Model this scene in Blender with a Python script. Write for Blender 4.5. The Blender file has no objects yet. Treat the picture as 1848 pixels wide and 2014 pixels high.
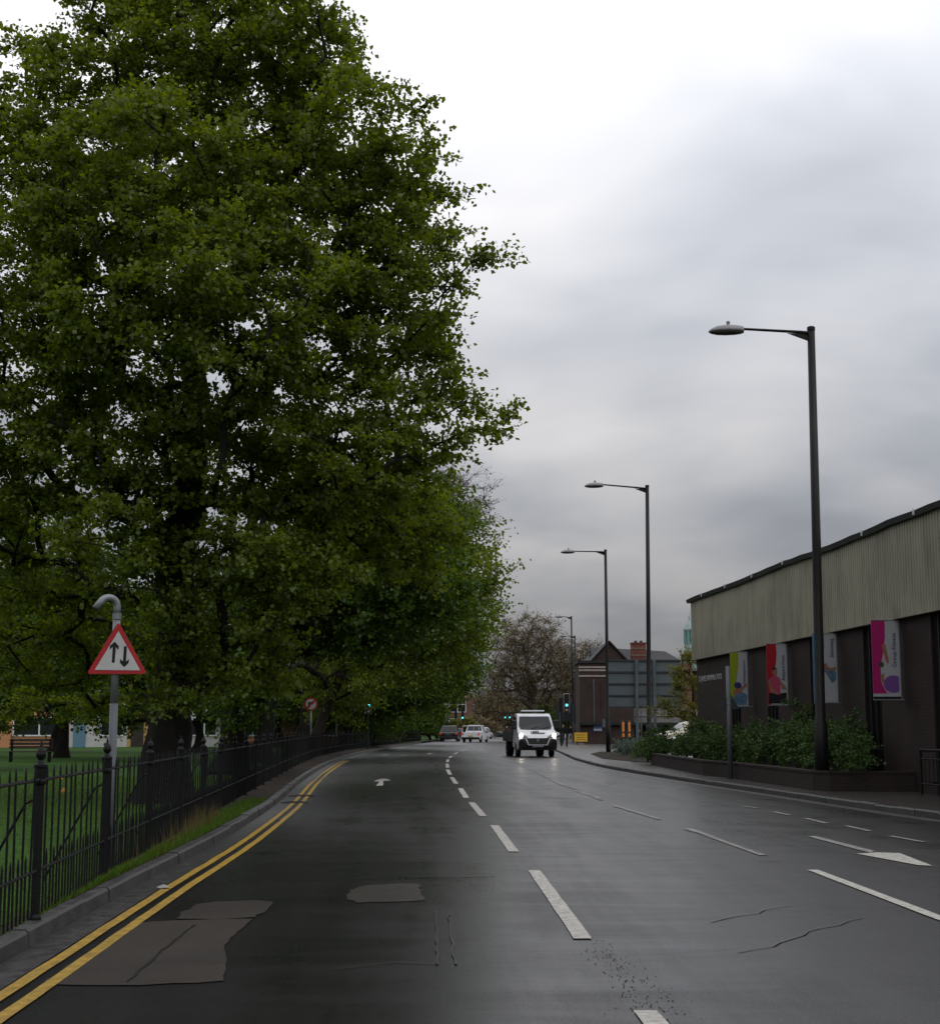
import bpy, bmesh, math, random
import numpy as np
from mathutils import Vector, Matrix

SC = bpy.context.scene
COL = SC.collection
R = math.radians

# ------------------------------------------------------------------ camera
CAM_Z, FPX, CX, CY, PITCH = 1.45, 3000.0, 924.0, 1007.0, math.atan(0.142)
cam_d = bpy.data.cameras.new("camera")
cam_d.sensor_fit = 'VERTICAL'
cam_d.sensor_height = 24.0
cam_d.lens = 24.0 * FPX / 2014.0
cam_d.clip_start = 0.1
cam_d.clip_end = 6000
cam = bpy.data.objects.new("camera", cam_d)
COL.objects.link(cam)
cam.location = (0, 0, CAM_Z)
cam.rotation_euler = (math.pi / 2 + PITCH, 0, 0)
SC.camera = cam

# ------------------------------------------------------------------ world: overcast sky
SUN_EL, SUN_ROT = R(56), R(135)
w = bpy.data.worlds.new("World")
SC.world = w
w.use_nodes = True
nt = w.node_tree
nt.nodes.clear()
def wn(t, **k):
    n = nt.nodes.new(t)
    for a, b in k.items():
        setattr(n, a, b)
    return n
def wmath(op, a, b=None, clamp=False):
    n = wn('ShaderNodeMath', operation=op, use_clamp=clamp)
    for i, s in enumerate((a, b)):
        if s is None: continue
        if isinstance(s, (int, float)): n.inputs[i].default_value = s
        else: nt.links.new(s, n.inputs[i])
    return n.outputs[0]
sky = wn('ShaderNodeTexSky', sky_type='NISHITA')
sky.sun_disc = False
sky.sun_elevation = SUN_EL
sky.sun_rotation = SUN_ROT
sky.air_density, sky.dust_density = 1.0, 4.0
skb = wn('ShaderNodeBackground'); skb.inputs[1].default_value = 0.08
nt.links.new(sky.outputs[0], skb.inputs[0])
tc = wn('ShaderNodeTexCoord')
sx = wn('ShaderNodeSeparateXYZ')
nt.links.new(tc.outputs['Generated'], sx.inputs[0])
zc = wmath('MAXIMUM', sx.outputs[2], 0.0)
den = wmath('ADD', zc, 0.22)
cxy = wn('ShaderNodeCombineXYZ')
nt.links.new(wmath('DIVIDE', sx.outputs[0], den), cxy.inputs[0])
nt.links.new(wmath('DIVIDE', sx.outputs[1], den), cxy.inputs[1])
def wnoise(scale, det, rough, off, dist=0.0):
    mp = wn('ShaderNodeMapping'); mp.inputs[1].default_value = off
    nt.links.new(cxy.outputs[0], mp.inputs[0])
    n = wn('ShaderNodeTexNoise'); n.inputs['Scale'].default_value = scale
    n.inputs['Detail'].default_value = det; n.inputs['Roughness'].default_value = rough
    n.inputs['Distortion'].default_value = dist
    nt.links.new(mp.outputs[0], n.inputs['Vector'])
    return n.outputs[0]
n1 = wnoise(1.1, 4.0, 0.5, (3.1, 0.6, 0.0), 0.25)
n2 = wnoise(2.6, 3.0, 0.45, (1.3, 7.7, 0.0), 0.4)
cl = wmath('ADD', wmath('MULTIPLY', n1, 0.65), wmath('MULTIPLY', n2, 0.35))
# brightness rises from the horizon to the zenith (overcast), clouds modulate it
base = wmath('MINIMUM', wmath('ADD', wmath('MULTIPLY', zc, 2.2), 0.155), 1.04)
mod = wmath('ADD', wmath('MULTIPLY', wmath('SUBTRACT', cl, 0.5), 1.9), 1.0)
val = wmath('MULTIPLY', base, wmath('MAXIMUM', mod, 0.45))
ramp = wn('ShaderNodeValToRGB')
ramp.color_ramp.elements[0].color = (0.93, 0.97, 1.06, 1)
ramp.color_ramp.elements[1].color = (1.0, 0.985, 1.0, 1)
ramp.color_ramp.elements[0].position, ramp.color_ramp.elements[1].position = 0.40, 0.62
nt.links.new(cl, ramp.inputs[0])
clb = wn('ShaderNodeBackground')
nt.links.new(ramp.outputs[0], clb.inputs[0]); nt.links.new(val, clb.inputs[1])
mixs = wn('ShaderNodeMixShader'); mixs.inputs[0].default_value = 0.95
nt.links.new(skb.outputs[0], mixs.inputs[1]); nt.links.new(clb.outputs[0], mixs.inputs[2])
wo = wn('ShaderNodeOutputWorld')
nt.links.new(mixs.outputs[0], wo.inputs[0])

sun_d = bpy.data.lights.new("sun", 'SUN')
sun_d.energy, sun_d.angle, sun_d.color = 0.5, R(35), (1.0, 0.97, 0.92)
sun = bpy.data.objects.new("sun", sun_d)
COL.objects.link(sun)
_sd = Vector((math.sin(SUN_ROT) * math.cos(SUN_EL), math.cos(SUN_ROT) * math.cos(SUN_EL), math.sin(SUN_EL)))
sun.rotation_euler = _sd.to_track_quat('Z', 'Y').to_euler()
sun.location = _sd * 100

SC.view_settings.view_transform = 'Standard'
SC.view_settings.look = 'None'
SC.view_settings.exposure = 0.0
SC.view_settings.gamma = 1.0
SC.view_settings.use_curve_mapping = False
SC.cycles.max_bounces = 7
SC.cycles.diffuse_bounces = 3
SC.cycles.glossy_bounces = 3
SC.cycles.transmission_bounces = 4
SC.cycles.transparent_max_bounces = 6
SC.cycles.caustics_reflective = False
SC.cycles.caustics_refractive = False
SC.cycles.use_denoising = True

# ------------------------------------------------------------------ measured perspective: picture coordinates to metres
_c, _s = math.cos(PITCH), math.sin(PITCH)
def at(u, v, Y):
    x, yu = (u - CX) / FPX, (CY - v) / FPX
    d = Vector((x, _c - yu * _s, _s + yu * _c))
    return Vector((0, 0, CAM_Z)) + d * (Y / d.y)
def gnd(u, v, z=0.0):
    x, yu = (u - CX) / FPX, (CY - v) / FPX
    d = Vector((x, _c - yu * _s, _s + yu * _c))
    return Vector((0, 0, CAM_Z)) + d * ((z - CAM_Z) / d.z)

# ------------------------------------------------------------------ materials
MATS = {}
def shader(name):
    m = bpy.data.materials.new(name)
    m.use_nodes = True
    b = m.node_tree.nodes['Principled BSDF']
    return m, m.node_tree, b
def mat(name, col, rough=0.6, spec=0.4, metal=0.0, var=0.0, scale=8.0, bump=0.0, bscale=40.0, emit=None, estr=0.0, coat=0.0, stretch=(1, 1, 1), rvar=0.0):
    if name in MATS: return MATS[name]
    m, t, b = shader(name)
    b.inputs['Base Color'].default_value = (*col, 1)
    b.inputs['Roughness'].default_value = rough
    b.inputs['Specular IOR Level'].default_value = spec
    b.inputs['Metallic'].default_value = metal
    if coat: b.inputs['Coat Weight'].default_value = coat; b.inputs['Coat Roughness'].default_value = 0.08
    if emit:
        b.inputs['Emission Color'].default_value = (*emit, 1)
        b.inputs['Emission Strength'].default_value = estr
    if var or bump or rvar:
        tcn = t.nodes.new('ShaderNodeTexCoord')
        mp = t.nodes.new('ShaderNodeMapping'); mp.inputs['Scale'].default_value = stretch
        t.links.new(tcn.outputs['Object'], mp.inputs[0])
    if var or rvar:
        n = t.nodes.new('ShaderNodeTexNoise')
        n.inputs['Scale'].default_value = scale; n.inputs['Detail'].default_value = 6; n.inputs['Roughness'].default_value = 0.65
        t.links.new(mp.outputs[0], n.inputs['Vector'])
        if var:
            rp = t.nodes.new('ShaderNodeValToRGB')
            rp.color_ramp.elements[0].position, rp.color_ramp.elements[1].position = 0.3, 0.7
            rp.color_ramp.elements[0].color = (*[c * (1 - var) for c in col], 1)
            rp.color_ramp.elements[1].color = (*[min(1, c * (1 + var)) for c in col], 1)
            t.links.new(n.outputs[0], rp.inputs[0]); t.links.new(rp.outputs[0], b.inputs['Base Color'])
        if rvar:
            mr = t.nodes.new('ShaderNodeMapRange')
            mr.inputs[1].default_value, mr.inputs[2].default_value = 0.3, 0.7
            mr.inputs[3].default_value, mr.inputs[4].default_value = max(0.02, rough - rvar), min(1, rough + rvar)
            t.links.new(n.outputs[0], mr.inputs[0]); t.links.new(mr.outputs[0], b.inputs['Roughness'])
    if bump:
        n2 = t.nodes.new('ShaderNodeTexNoise')
        n2.inputs['Scale'].default_value = bscale; n2.inputs['Detail'].default_value = 4
        t.links.new(mp.outputs[0], n2.inputs['Vector'])
        bp = t.nodes.new('ShaderNodeBump'); bp.inputs['Strength'].default_value = bump; bp.inputs['Distance'].default_value = 0.02
        t.links.new(n2.outputs[0], bp.inputs['Height']); t.links.new(bp.outputs[0], b.inputs['Normal'])
    MATS[name] = m
    return m

def leaf_mat(name, c0, c1, trans=0.35, gloss=0.12):
    if name in MATS: return MATS[name]
    m = bpy.data.materials.new(name); m.use_nodes = True
    t = m.node_tree; t.nodes.clear()
    at_ = t.nodes.new('ShaderNodeAttribute'); at_.attribute_name = 'tint'
    rp = t.nodes.new('ShaderNodeValToRGB')
    rp.color_ramp.elements[0].color = (*c0, 1); rp.color_ramp.elements[1].color = (*c1, 1)
    t.links.new(at_.outputs['Fac'], rp.inputs[0])
    d = t.nodes.new('ShaderNodeBsdfDiffuse'); tr = t.nodes.new('ShaderNodeBsdfTranslucent')
    hs = t.nodes.new('ShaderNodeHueSaturation'); hs.inputs['Hue'].default_value = 0.48; hs.inputs['Saturation'].default_value = 1.15; hs.inputs['Value'].default_value = 1.5
    t.links.new(rp.outputs[0], d.inputs[0]); t.links.new(rp.outputs[0], hs.inputs['Color']); t.links.new(hs.outputs[0], tr.inputs[0])
    m1 = t.nodes.new('ShaderNodeMixShader'); m1.inputs[0].default_value = trans
    t.links.new(d.outputs[0], m1.inputs[1]); t.links.new(tr.outputs[0], m1.inputs[2])
    g = t.nodes.new('ShaderNodeBsdfGlossy'); g.inputs['Roughness'].default_value = 0.42; g.inputs['Color'].default_value = (0.8, 0.85, 0.8, 1)
    m2 = t.nodes.new('ShaderNodeMixShader'); m2.inputs[0].default_value = gloss * 0.25
    t.links.new(m1.outputs[0], m2.inputs[1]); t.links.new(g.outputs[0], m2.inputs[2])
    o = t.nodes.new('ShaderNodeOutputMaterial'); t.links.new(m2.outputs[0], o.inputs[0])
    MATS[name] = m
    return m

def asphalt_mat(name, dark, light, wet=0.5, streak=True):
    """wet asphalt: film of water of uneven thickness over aggregate; uv = (across, along) in metres"""
    m, t, b = shader(name)
    N, L = t.nodes, t.links
    tcn = N.new('ShaderNodeTexCoord')
    def noise(sc, det, st, rough=0.6, coord='Object', dist=0.0):
        mp = N.new('ShaderNodeMapping'); mp.inputs['Scale'].default_value = st
        L.new(tcn.outputs[coord], mp.inputs[0])
        n = N.new('ShaderNodeTexNoise'); n.inputs['Scale'].default_value = sc; n.inputs['Detail'].default_value = det
        n.inputs['Roughness'].default_value = rough; n.inputs['Distortion'].default_value = dist
        L.new(mp.outputs[0], n.inputs['Vector'])
        return n.outputs[0]
    def mth(op, a, bb, clamp=False):
        n = N.new('ShaderNodeMath'); n.operation = op; n.use_clamp = clamp
        for i, s in enumerate((a, bb)):
            if isinstance(s, (int, float)): n.inputs[i].default_value = s
            else: L.new(s, n.inputs[i])
        return n.outputs[0]
    agg = noise(95, 3, (1, 1, 1), 0.7)
    big = noise(0.45, 6, (1, 0.8, 1), 0.65, dist=1.2)
    lon = noise(1.0, 5, (1.5, 0.10, 1), 0.62, 'UV', 0.35) if streak else noise(0.8, 5, (1, 1, 1))
    cross = noise(1.0, 4, (0.30, 1.8, 1), 0.62, 'Object', 0.7)
    wetf = mth('ADD', mth('ADD', mth('MULTIPLY', lon, 0.44), mth('MULTIPLY', cross, 0.30)), mth('MULTIPLY', big, 0.34))
    # colour
    mx = N.new('ShaderNodeMix'); mx.data_type = 'RGBA'
    mx.inputs['A'].default_value = (*dark, 1); mx.inputs['B'].default_value = (*light, 1)
    cf = mth('ADD', mth('MULTIPLY', agg, 0.7), mth('MULTIPLY', mth('SUBTRACT', big, 0.5), 0.9), True)
    L.new(cf, mx.inputs['Factor']); L.new(mx.outputs['Result'], b.inputs['Base Color'])
    mr = N.new('ShaderNodeMapRange')
    mr.inputs[1].default_value, mr.inputs[2].default_value = 0.40, 0.66
    mr.inputs[3].default_value, mr.inputs[4].default_value = 0.045 + 0.38 * (1 - wet), 0.145 + 0.5 * (1 - wet)
    L.new(wetf, mr.inputs[0]); L.new(mr.outputs[0], b.inputs['Roughness'])
    sp = N.new('ShaderNodeMapRange'); sp.inputs[1].default_value, sp.inputs[2].default_value = 0.44, 0.66
    sp.inputs[3].default_value, sp.inputs[4].default_value = 0.66 * wet + 0.1, 0.12 * wet + 0.1
    grain = noise(55, 2, (1, 1, 1), 0.6)
    L.new(mth('ADD', wetf, mth('MULTIPLY', mth('SUBTRACT', grain, 0.5), 0.9)), sp.inputs[0])
    L.new(sp.outputs[0], b.inputs['Specular IOR Level'])
    bp = N.new('ShaderNodeBump'); bp.inputs['Distance'].default_value = 0.0011
    st = N.new('ShaderNodeMapRange'); st.inputs[1].default_value, st.inputs[2].default_value = 0.40, 0.66
    st.inputs[3].default_value, st.inputs[4].default_value = 0.02, 0.16
    L.new(wetf, st.inputs[0]); L.new(st.outputs[0], bp.inputs['Strength'])
    L.new(agg, bp.inputs['Height']); L.new(bp.outputs[0], b.inputs['Normal'])
    MATS[name] = m
    return m

def brick_mat(name, c1, c2, mortar, sc=1.0, bw=0.225, bh=0.075, rough=0.75, uvmap=False, offset=0.5):
    m, t, b = shader(name)
    N, L = t.nodes, t.links
    tcn = N.new('ShaderNodeTexCoord')
    br = N.new('ShaderNodeTexBrick')
    br.inputs['Color1'].default_value = (*c1, 1); br.inputs['Color2'].default_value = (*c2, 1); br.inputs['Mortar'].default_value = (*mortar, 1)
    br.inputs['Scale'].default_value = sc; br.inputs['Brick Width'].default_value = bw; br.inputs['Row Height'].default_value = bh
    br.inputs['Mortar Size'].default_value = 0.010; br.inputs['Bias'].default_value = -0.2
    br.offset = offset
    L.new(tcn.outputs['UV'], br.inputs['Vector'])
    n = N.new('ShaderNodeTexNoise'); n.inputs['Scale'].default_value = 0.9; n.inputs['Detail'].default_value = 7; n.inputs['Roughness'].default_value = 0.7
    L.new(tcn.outputs['Object'], n.inputs['Vector'])
    mx = N.new('ShaderNodeMix'); mx.data_type = 'RGBA'; mx.blend_type = 'MULTIPLY'; mx.inputs['Factor'].default_value = 0.75
    rp = N.new('ShaderNodeValToRGB'); rp.color_ramp.elements[0].position = 0.3; rp.color_ramp.elements[1].position = 0.7
    rp.color_ramp.elements[0].color = (0.45, 0.45, 0.45, 1); rp.color_ramp.elements[1].color = (1.25, 1.2, 1.15, 1)
    L.new(n.outputs[0], rp.inputs[0]); L.new(br.outputs['Color'], mx.inputs['A']); L.new(rp.outputs[0], mx.inputs['B'])
    L.new(mx.outputs['Result'], b.inputs['Base Color'])
    b.inputs['Roughness'].default_value = rough; b.inputs['Specular IOR Level'].default_value = 0.3
    bp = N.new('ShaderNodeBump'); bp.inputs['Strength'].default_value = 0.5; bp.inputs['Distance'].default_value = 0.008; bp.invert = True
    L.new(br.outputs['Fac'], bp.inputs['Height']); L.new(bp.outputs[0], b.inputs['Normal'])
    MATS[name] = m
    return m

M = dict(
    asphalt=asphalt_mat('wet_asphalt', (0.003, 0.003, 0.0033), (0.011, 0.0107, 0.0105)),
    patch=asphalt_mat('worn_patch', (0.018, 0.015, 0.013), (0.058, 0.049, 0.042), wet=0.15, streak=False),
    seam=mat('bitumen_seam', (0.008, 0.008, 0.008), 0.35, 0.5),
    concrete=mat('wet_kerb_concrete', (0.040, 0.039, 0.038), 0.5, 0.4, var=0.5, scale=5, bump=0.3, bscale=60, rvar=0.15),
    gutter=mat('gutter_concrete', (0.032, 0.031, 0.030), 0.42, 0.4, var=0.5, scale=7, bump=0.3, bscale=70, rvar=0.15),
    white_paint=mat('road_white', (0.36, 0.345, 0.31), 0.6, 0.3, var=0.4, scale=14, bump=0.3, bscale=90),
    worn_paint=mat('road_white_worn', (0.17, 0.165, 0.15), 0.5, 0.4, var=0.7, scale=8, bump=0.3, bscale=90),
    yellow_paint=mat('road_yellow', (0.30, 0.185, 0.022), 0.55, 0.35, var=0.45, scale=10, bump=0.3, bscale=90),
    soil=mat('soil', (0.022, 0.016, 0.011), 0.9, 0.15, var=0.6, scale=3, bump=0.8, bscale=18),
    ground=mat('ground_base', (0.03, 0.032, 0.024), 0.9, 0.2, var=0.5, scale=0.2),
    lawn=mat('lawn', (0.030, 0.075, 0.010), 0.85, 0.12, var=0.4, scale=1.6, bump=1.0, bscale=30),
    iron=mat('black_iron', (0.004, 0.0043, 0.0052), 0.55, 0.22, var=0.4, scale=20, bump=0.2, bscale=60),
    galv=mat('galvanised', (0.20, 0.21, 0.22), 0.5, 0.5, metal=0.35, var=0.25, scale=14, stretch=(1, 1, 0.2)),
    polegrey=mat('grey_paint', (0.085, 0.095, 0.105), 0.5, 0.4, var=0.3, scale=6, stretch=(1, 1, 0.2)),
    lamppole=mat('lamp_pole_paint', (0.009, 0.008, 0.008), 0.5, 0.25, var=0.5, scale=5, stretch=(1, 1, 0.3)),
    lamphead=mat('lamp_head_paint', (0.24, 0.24, 0.24), 0.45, 0.4, var=0.15, scale=10),
    lens_dark=mat('lamp_bowl', (0.06, 0.055, 0.05), 0.2, 0.5),
    black=mat('black_plastic', (0.010, 0.010, 0.011), 0.45, 0.4),
    rubber=mat('tyre_rubber', (0.012, 0.012, 0.012), 0.7, 0.3),
    glass=mat('dark_glass', (0.012, 0.014, 0.016), 0.08, 0.5),
    vanwhite=mat('van_white', (0.62, 0.63, 0.66), 0.3, 0.5, var=0.12, scale=3, coat=0.4),
    cream=mat('cream_paint', (0.58, 0.54, 0.40), 0.32, 0.5, coat=0.4),
    carblack=mat('car_black', (0.012, 0.011, 0.013), 0.22, 0.5, coat=0.6),
    carred=mat('car_red', (0.15, 0.02, 0.02), 0.25, 0.5, coat=0.6),
    chrome=mat('chrome', (0.5, 0.5, 0.5), 0.25, 0.5, metal=0.9),
    beddark=mat('load_bed_grey', (0.06, 0.065, 0.065), 0.6, 0.3, var=0.4, scale=5),
    taillight=mat('tail_lamp', (0.35, 0.02, 0.02), 0.3, 0.5, emit=(1, 0.08, 0.05), estr=0.22),
    headlight=mat('head_lamp', (1, 1, 1), 0.3, 0.3, emit=(1, 0.86, 0.72), estr=18),
    greenlight=mat('green_signal', (0.1, 0.6, 0.6), 0.3, 0.3, emit=(0.10, 0.85, 0.95), estr=2.5),
    deadlens=mat('unlit_lens', (0.03, 0.012, 0.012), 0.25, 0.5),
    sigborder=mat('signal_border', (0.55, 0.55, 0.55), 0.4, 0.4),
    red=mat('sign_red', (0.36, 0.012, 0.018), 0.45, 0.4, var=0.15, scale=6),
    white=mat('sign_white', (0.46, 0.46, 0.45), 0.5, 0.4, var=0.1, scale=6),
    signblack=mat('sign_black', (0.006, 0.006, 0.006), 0.5, 0.3),
    signgrey=mat('sign_back_grey', (0.085, 0.105, 0.115), 0.5, 0.4, var=0.18, scale=1.5, stretch=(0.6, 1, 2)),
    signgrey2=mat('sign_rail_grey', (0.028, 0.032, 0.038), 0.5, 0.4),
    brick=brick_mat('pool_brick', (0.034, 0.017, 0.014), (0.018, 0.0115, 0.011), (0.018, 0.016, 0.015)),
    hallbrick=brick_mat('hall_brick', (0.048, 0.026, 0.021), (0.034, 0.020, 0.017), (0.045, 0.038, 0.033)),
    redbrick=brick_mat('red_brick', (0.20, 0.045, 0.03), (0.14, 0.035, 0.025), (0.14, 0.11, 0.09)),
    tanbrick=brick_mat('tan_brick', (0.19, 0.09, 0.055), (0.14, 0.07, 0.045), (0.16, 0.13, 0.11)),
    planter=brick_mat('planter_brick', (0.030, 0.019, 0.015), (0.02, 0.014, 0.012), (0.022, 0.02, 0.018)),
    paving=brick_mat('block_paving', (0.062, 0.052, 0.047), (0.042, 0.037, 0.035), (0.016, 0.015, 0.014), bw=0.22, bh=0.11, rough=0.42),
    recess=mat('matt_black', (0.004, 0.004, 0.0045), 0.8, 0.1),
    capping=mat('roof_capping', (0.03, 0.03, 0.034), 0.45, 0.4, var=0.4, scale=2),
    slate=mat('roof_slate', (0.022, 0.020, 0.021), 0.6, 0.3, var=0.35, scale=1.2, bump=0.3, bscale=12),
    stone=mat('pale_stone', (0.32, 0.27, 0.23), 0.7, 0.3, var=0.2, scale=2),
    copper=mat('verdigris', (0.16, 0.33, 0.28), 0.6, 0.3, var=0.4, scale=2.5, stretch=(1, 1, 0.4)),
    copperlight=mat('verdigris_pale', (0.25, 0.36, 0.34), 0.55, 0.3, var=0.3, scale=2),
    louvre=mat('louvre_white', (0.70, 0.72, 0.72), 0.5, 0.4),
    conc_band=mat('concrete_band', (0.19, 0.185, 0.17), 0.7, 0.3, var=0.3, scale=1.0),
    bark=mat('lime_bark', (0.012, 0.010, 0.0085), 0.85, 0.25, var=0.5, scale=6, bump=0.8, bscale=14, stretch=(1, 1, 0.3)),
    twig=mat('twig', (0.030, 0.022, 0.018), 0.8, 0.2),
    planebark=mat('plane_bark_hazed', (0.11, 0.097, 0.07), 0.8, 0.2, var=0.5, scale=3),  # bark tone raised to carry the haze over the far tree
    wood=mat('bench_wood', (0.05, 0.036, 0.028), 0.6, 0.3, var=0.3, scale=8),
    yellowsign=mat('yellow_sign', (0.60, 0.36, 0.025), 0.45, 0.4, var=0.15, scale=5),
    orange=mat('orange_strip', (0.75, 0.24, 0.04), 0.5, 0.3),
    skin=mat('skin', (0.32, 0.19, 0.13), 0.6, 0.3),
    hair=mat('hair', (0.02, 0.014, 0.01), 0.6, 0.3),
    darkcloth=mat('dark_cloth', (0.010, 0.010, 0.012), 0.85, 0.15),
    denim=mat('denim', (0.03, 0.035, 0.05), 0.85, 0.15),
    palecloth=mat('pale_cloth', (0.30, 0.24, 0.22), 0.85, 0.15),
    browncloth=mat('brown_cloth', (0.08, 0.055, 0.04), 0.85, 0.15),
    helmet=mat('helmet', (0.55, 0.55, 0.55), 0.3, 0.5),
    stonechip=mat('black_chippings', (0.012, 0.011, 0.010), 0.6, 0.4),
    litter=mat('litter', (0.26, 0.26, 0.26), 0.6, 0.3),
    drain=mat('drain_iron', (0.015, 0.014, 0.013), 0.4, 0.5, bump=0.4, bscale=30),
    peach=mat('peach_render', (0.50, 0.24, 0.12), 0.8, 0.2, var=0.1, scale=2),
    houseWhite=mat('white_render', (0.50, 0.50, 0.48), 0.8, 0.2, var=0.1, scale=2),
    housecream=mat('ochre_render', (0.46, 0.30, 0.12), 0.8, 0.2, var=0.1, scale=2),
    houseblue=mat('door_blue', (0.12, 0.22, 0.30), 0.5, 0.3),
    poster_blue=mat('poster_blue', (0.10, 0.16, 0.30), 0.5, 0.3, var=0.4, scale=3),
    poster_pale=mat('poster_pale', (0.38, 0.38, 0.42), 0.5, 0.3, var=0.2, scale=4),
    b_white=mat('banner_white', (0.38, 0.385, 0.40), 0.6, 0.2, var=0.06, scale=2),
    b_lime=mat('banner_lime', (0.24, 0.30, 0.015), 0.6, 0.2),
    b_red=mat('banner_red', (0.33, 0.012, 0.02), 0.6, 0.2),
    b_blue=mat('banner_blue', (0.05, 0.22, 0.42), 0.6, 0.2),
    b_pink=mat('banner_magenta', (0.36, 0.012, 0.12), 0.6, 0.2),
    b_text=mat('banner_text', (0.03, 0.035, 0.12), 0.6, 0.2),
    b_skin=mat('banner_skin', (0.30, 0.13, 0.085), 0.6, 0.2),
    b_shirt=mat('banner_shirt', (0.40, 0.06, 0.11), 0.6, 0.2),
    b_navy=mat('banner_navy', (0.03, 0.03, 0.12), 0.6, 0.2),
    b_dark=mat('banner_dark', (0.012, 0.013, 0.016), 0.6, 0.2),
    b_water=mat('banner_water', (0.08, 0.16, 0.24), 0.6, 0.2, var=0.4, scale=8),
    b_purple=mat('banner_purple', (0.17, 0.07, 0.26), 0.6, 0.2),
    letters=mat('sign_letters', (0.50, 0.50, 0.50), 0.5, 0.3),
)

for _m, _r in ((M['paving'], 0.26),):
    _b = _m.node_tree.nodes['Principled BSDF']; _b.inputs['Roughness'].default_value = _r; _b.inputs['Specular IOR Level'].default_value = 0.5

# cladding: pale cream corrugated sheets with grey streaks running down
def cladding_mat():
    m, t, b = shader('cladding')
    N, L = t.nodes, t.links
    tcn = N.new('ShaderNodeTexCoord')
    mp = N.new('ShaderNodeMapping'); mp.inputs['Scale'].default_value = (1, 1.6, 0.22)
    L.new(tcn.outputs['Object'], mp.inputs[0])
    n = N.new('ShaderNodeTexNoise'); n.inputs['Scale'].default_value = 1.6; n.inputs['Detail'].default_value = 8; n.inputs['Roughness'].default_value = 0.75
    L.new(mp.outputs[0], n.inputs['Vector'])
    n2 = N.new('ShaderNodeTexNoise'); n2.inputs['Scale'].default_value = 0.5; n2.inputs['Detail'].default_value = 5
    L.new(tcn.outputs['Object'], n2.inputs['Vector'])
    ad = N.new('ShaderNodeMath'); ad.operation = 'MULTIPLY_ADD'; ad.inputs[1].default_value = 0.6
    L.new(n.outputs[0], ad.inputs[0])
    m3 = N.new('ShaderNodeMath'); m3.operation = 'MULTIPLY'; m3.inputs[1].default_value = 0.4
    L.new(n2.outputs[0], m3.inputs[0]); L.new(m3.outputs[0], ad.inputs[2])
    rp = N.new('ShaderNodeValToRGB')
    e = rp.color_ramp.elements
    e[0].position, e[0].color = 0.34, (0.155, 0.148, 0.115, 1)
    e[1].position, e[1].color = 0.56, (0.32, 0.30, 0.225, 1)
    L.new(ad.outputs[0], rp.inputs[0]); L.new(rp.outputs[0], b.inputs['Base Color'])
    b.inputs['Roughness'].default_value = 0.6
    return m
M['clad'] = cladding_mat()
LEAF = dict(
    lime=leaf_mat('lime_leaves', (0.055, 0.090, 0.011), (0.165, 0.220, 0.034), 0.47, 0.08),
    lime2=leaf_mat('lime_leaves_deep', (0.026, 0.060, 0.008), (0.085, 0.145, 0.018), 0.40),
    park=leaf_mat('park_leaves', (0.018, 0.042, 0.006), (0.055, 0.098, 0.012), 0.35, 0.06),
    bud=leaf_mat('plane_buds_hazed', (0.12, 0.098, 0.050), (0.26, 0.215, 0.12), 0.38),  # bud browns lightened in place of distance haze
    purplebud=leaf_mat('purple_buds', (0.065, 0.035, 0.035), (0.12, 0.07, 0.06), 0.3),
    gold=leaf_mat('gold_leaves', (0.085, 0.095, 0.015), (0.20, 0.20, 0.04), 0.45),
    shrub=leaf_mat('shrub_leaves', (0.024, 0.055, 0.014), (0.085, 0.15, 0.04), 0.3),
    silver=leaf_mat('silver_leaves', (0.055, 0.085, 0.06), (0.13, 0.18, 0.13), 0.2),
    grass=leaf_mat('grass_blades', (0.035, 0.075, 0.008), (0.085, 0.16, 0.015), 0.3, 0.06),
    dry=leaf_mat('dry_weeds', (0.07, 0.06, 0.02), (0.15, 0.12, 0.05), 0.3, 0.05),
)

# ------------------------------------------------------------------ mesh helpers
def props(o, label=None, cat=None, group=None, kind=None):
    if label: o['label'] = label
    if cat: o['category'] = cat
    if group: o['group'] = group
    if kind: o['kind'] = kind
    return o
def thing(name, label, cat, loc=(0, 0, 0), rz=0.0, group=None):
    o = bpy.data.objects.new(name, None)
    COL.objects.link(o)
    o.location = loc; o.rotation_euler = (0, 0, rz); o.empty_display_size = 0.2
    return props(o, label, cat, group)
def copy_tree(o, parent=None):
    c = o.copy(); COL.objects.link(c); c.parent = parent
    for ch in list(o.children): copy_tree(ch, c)
    return c

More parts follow.
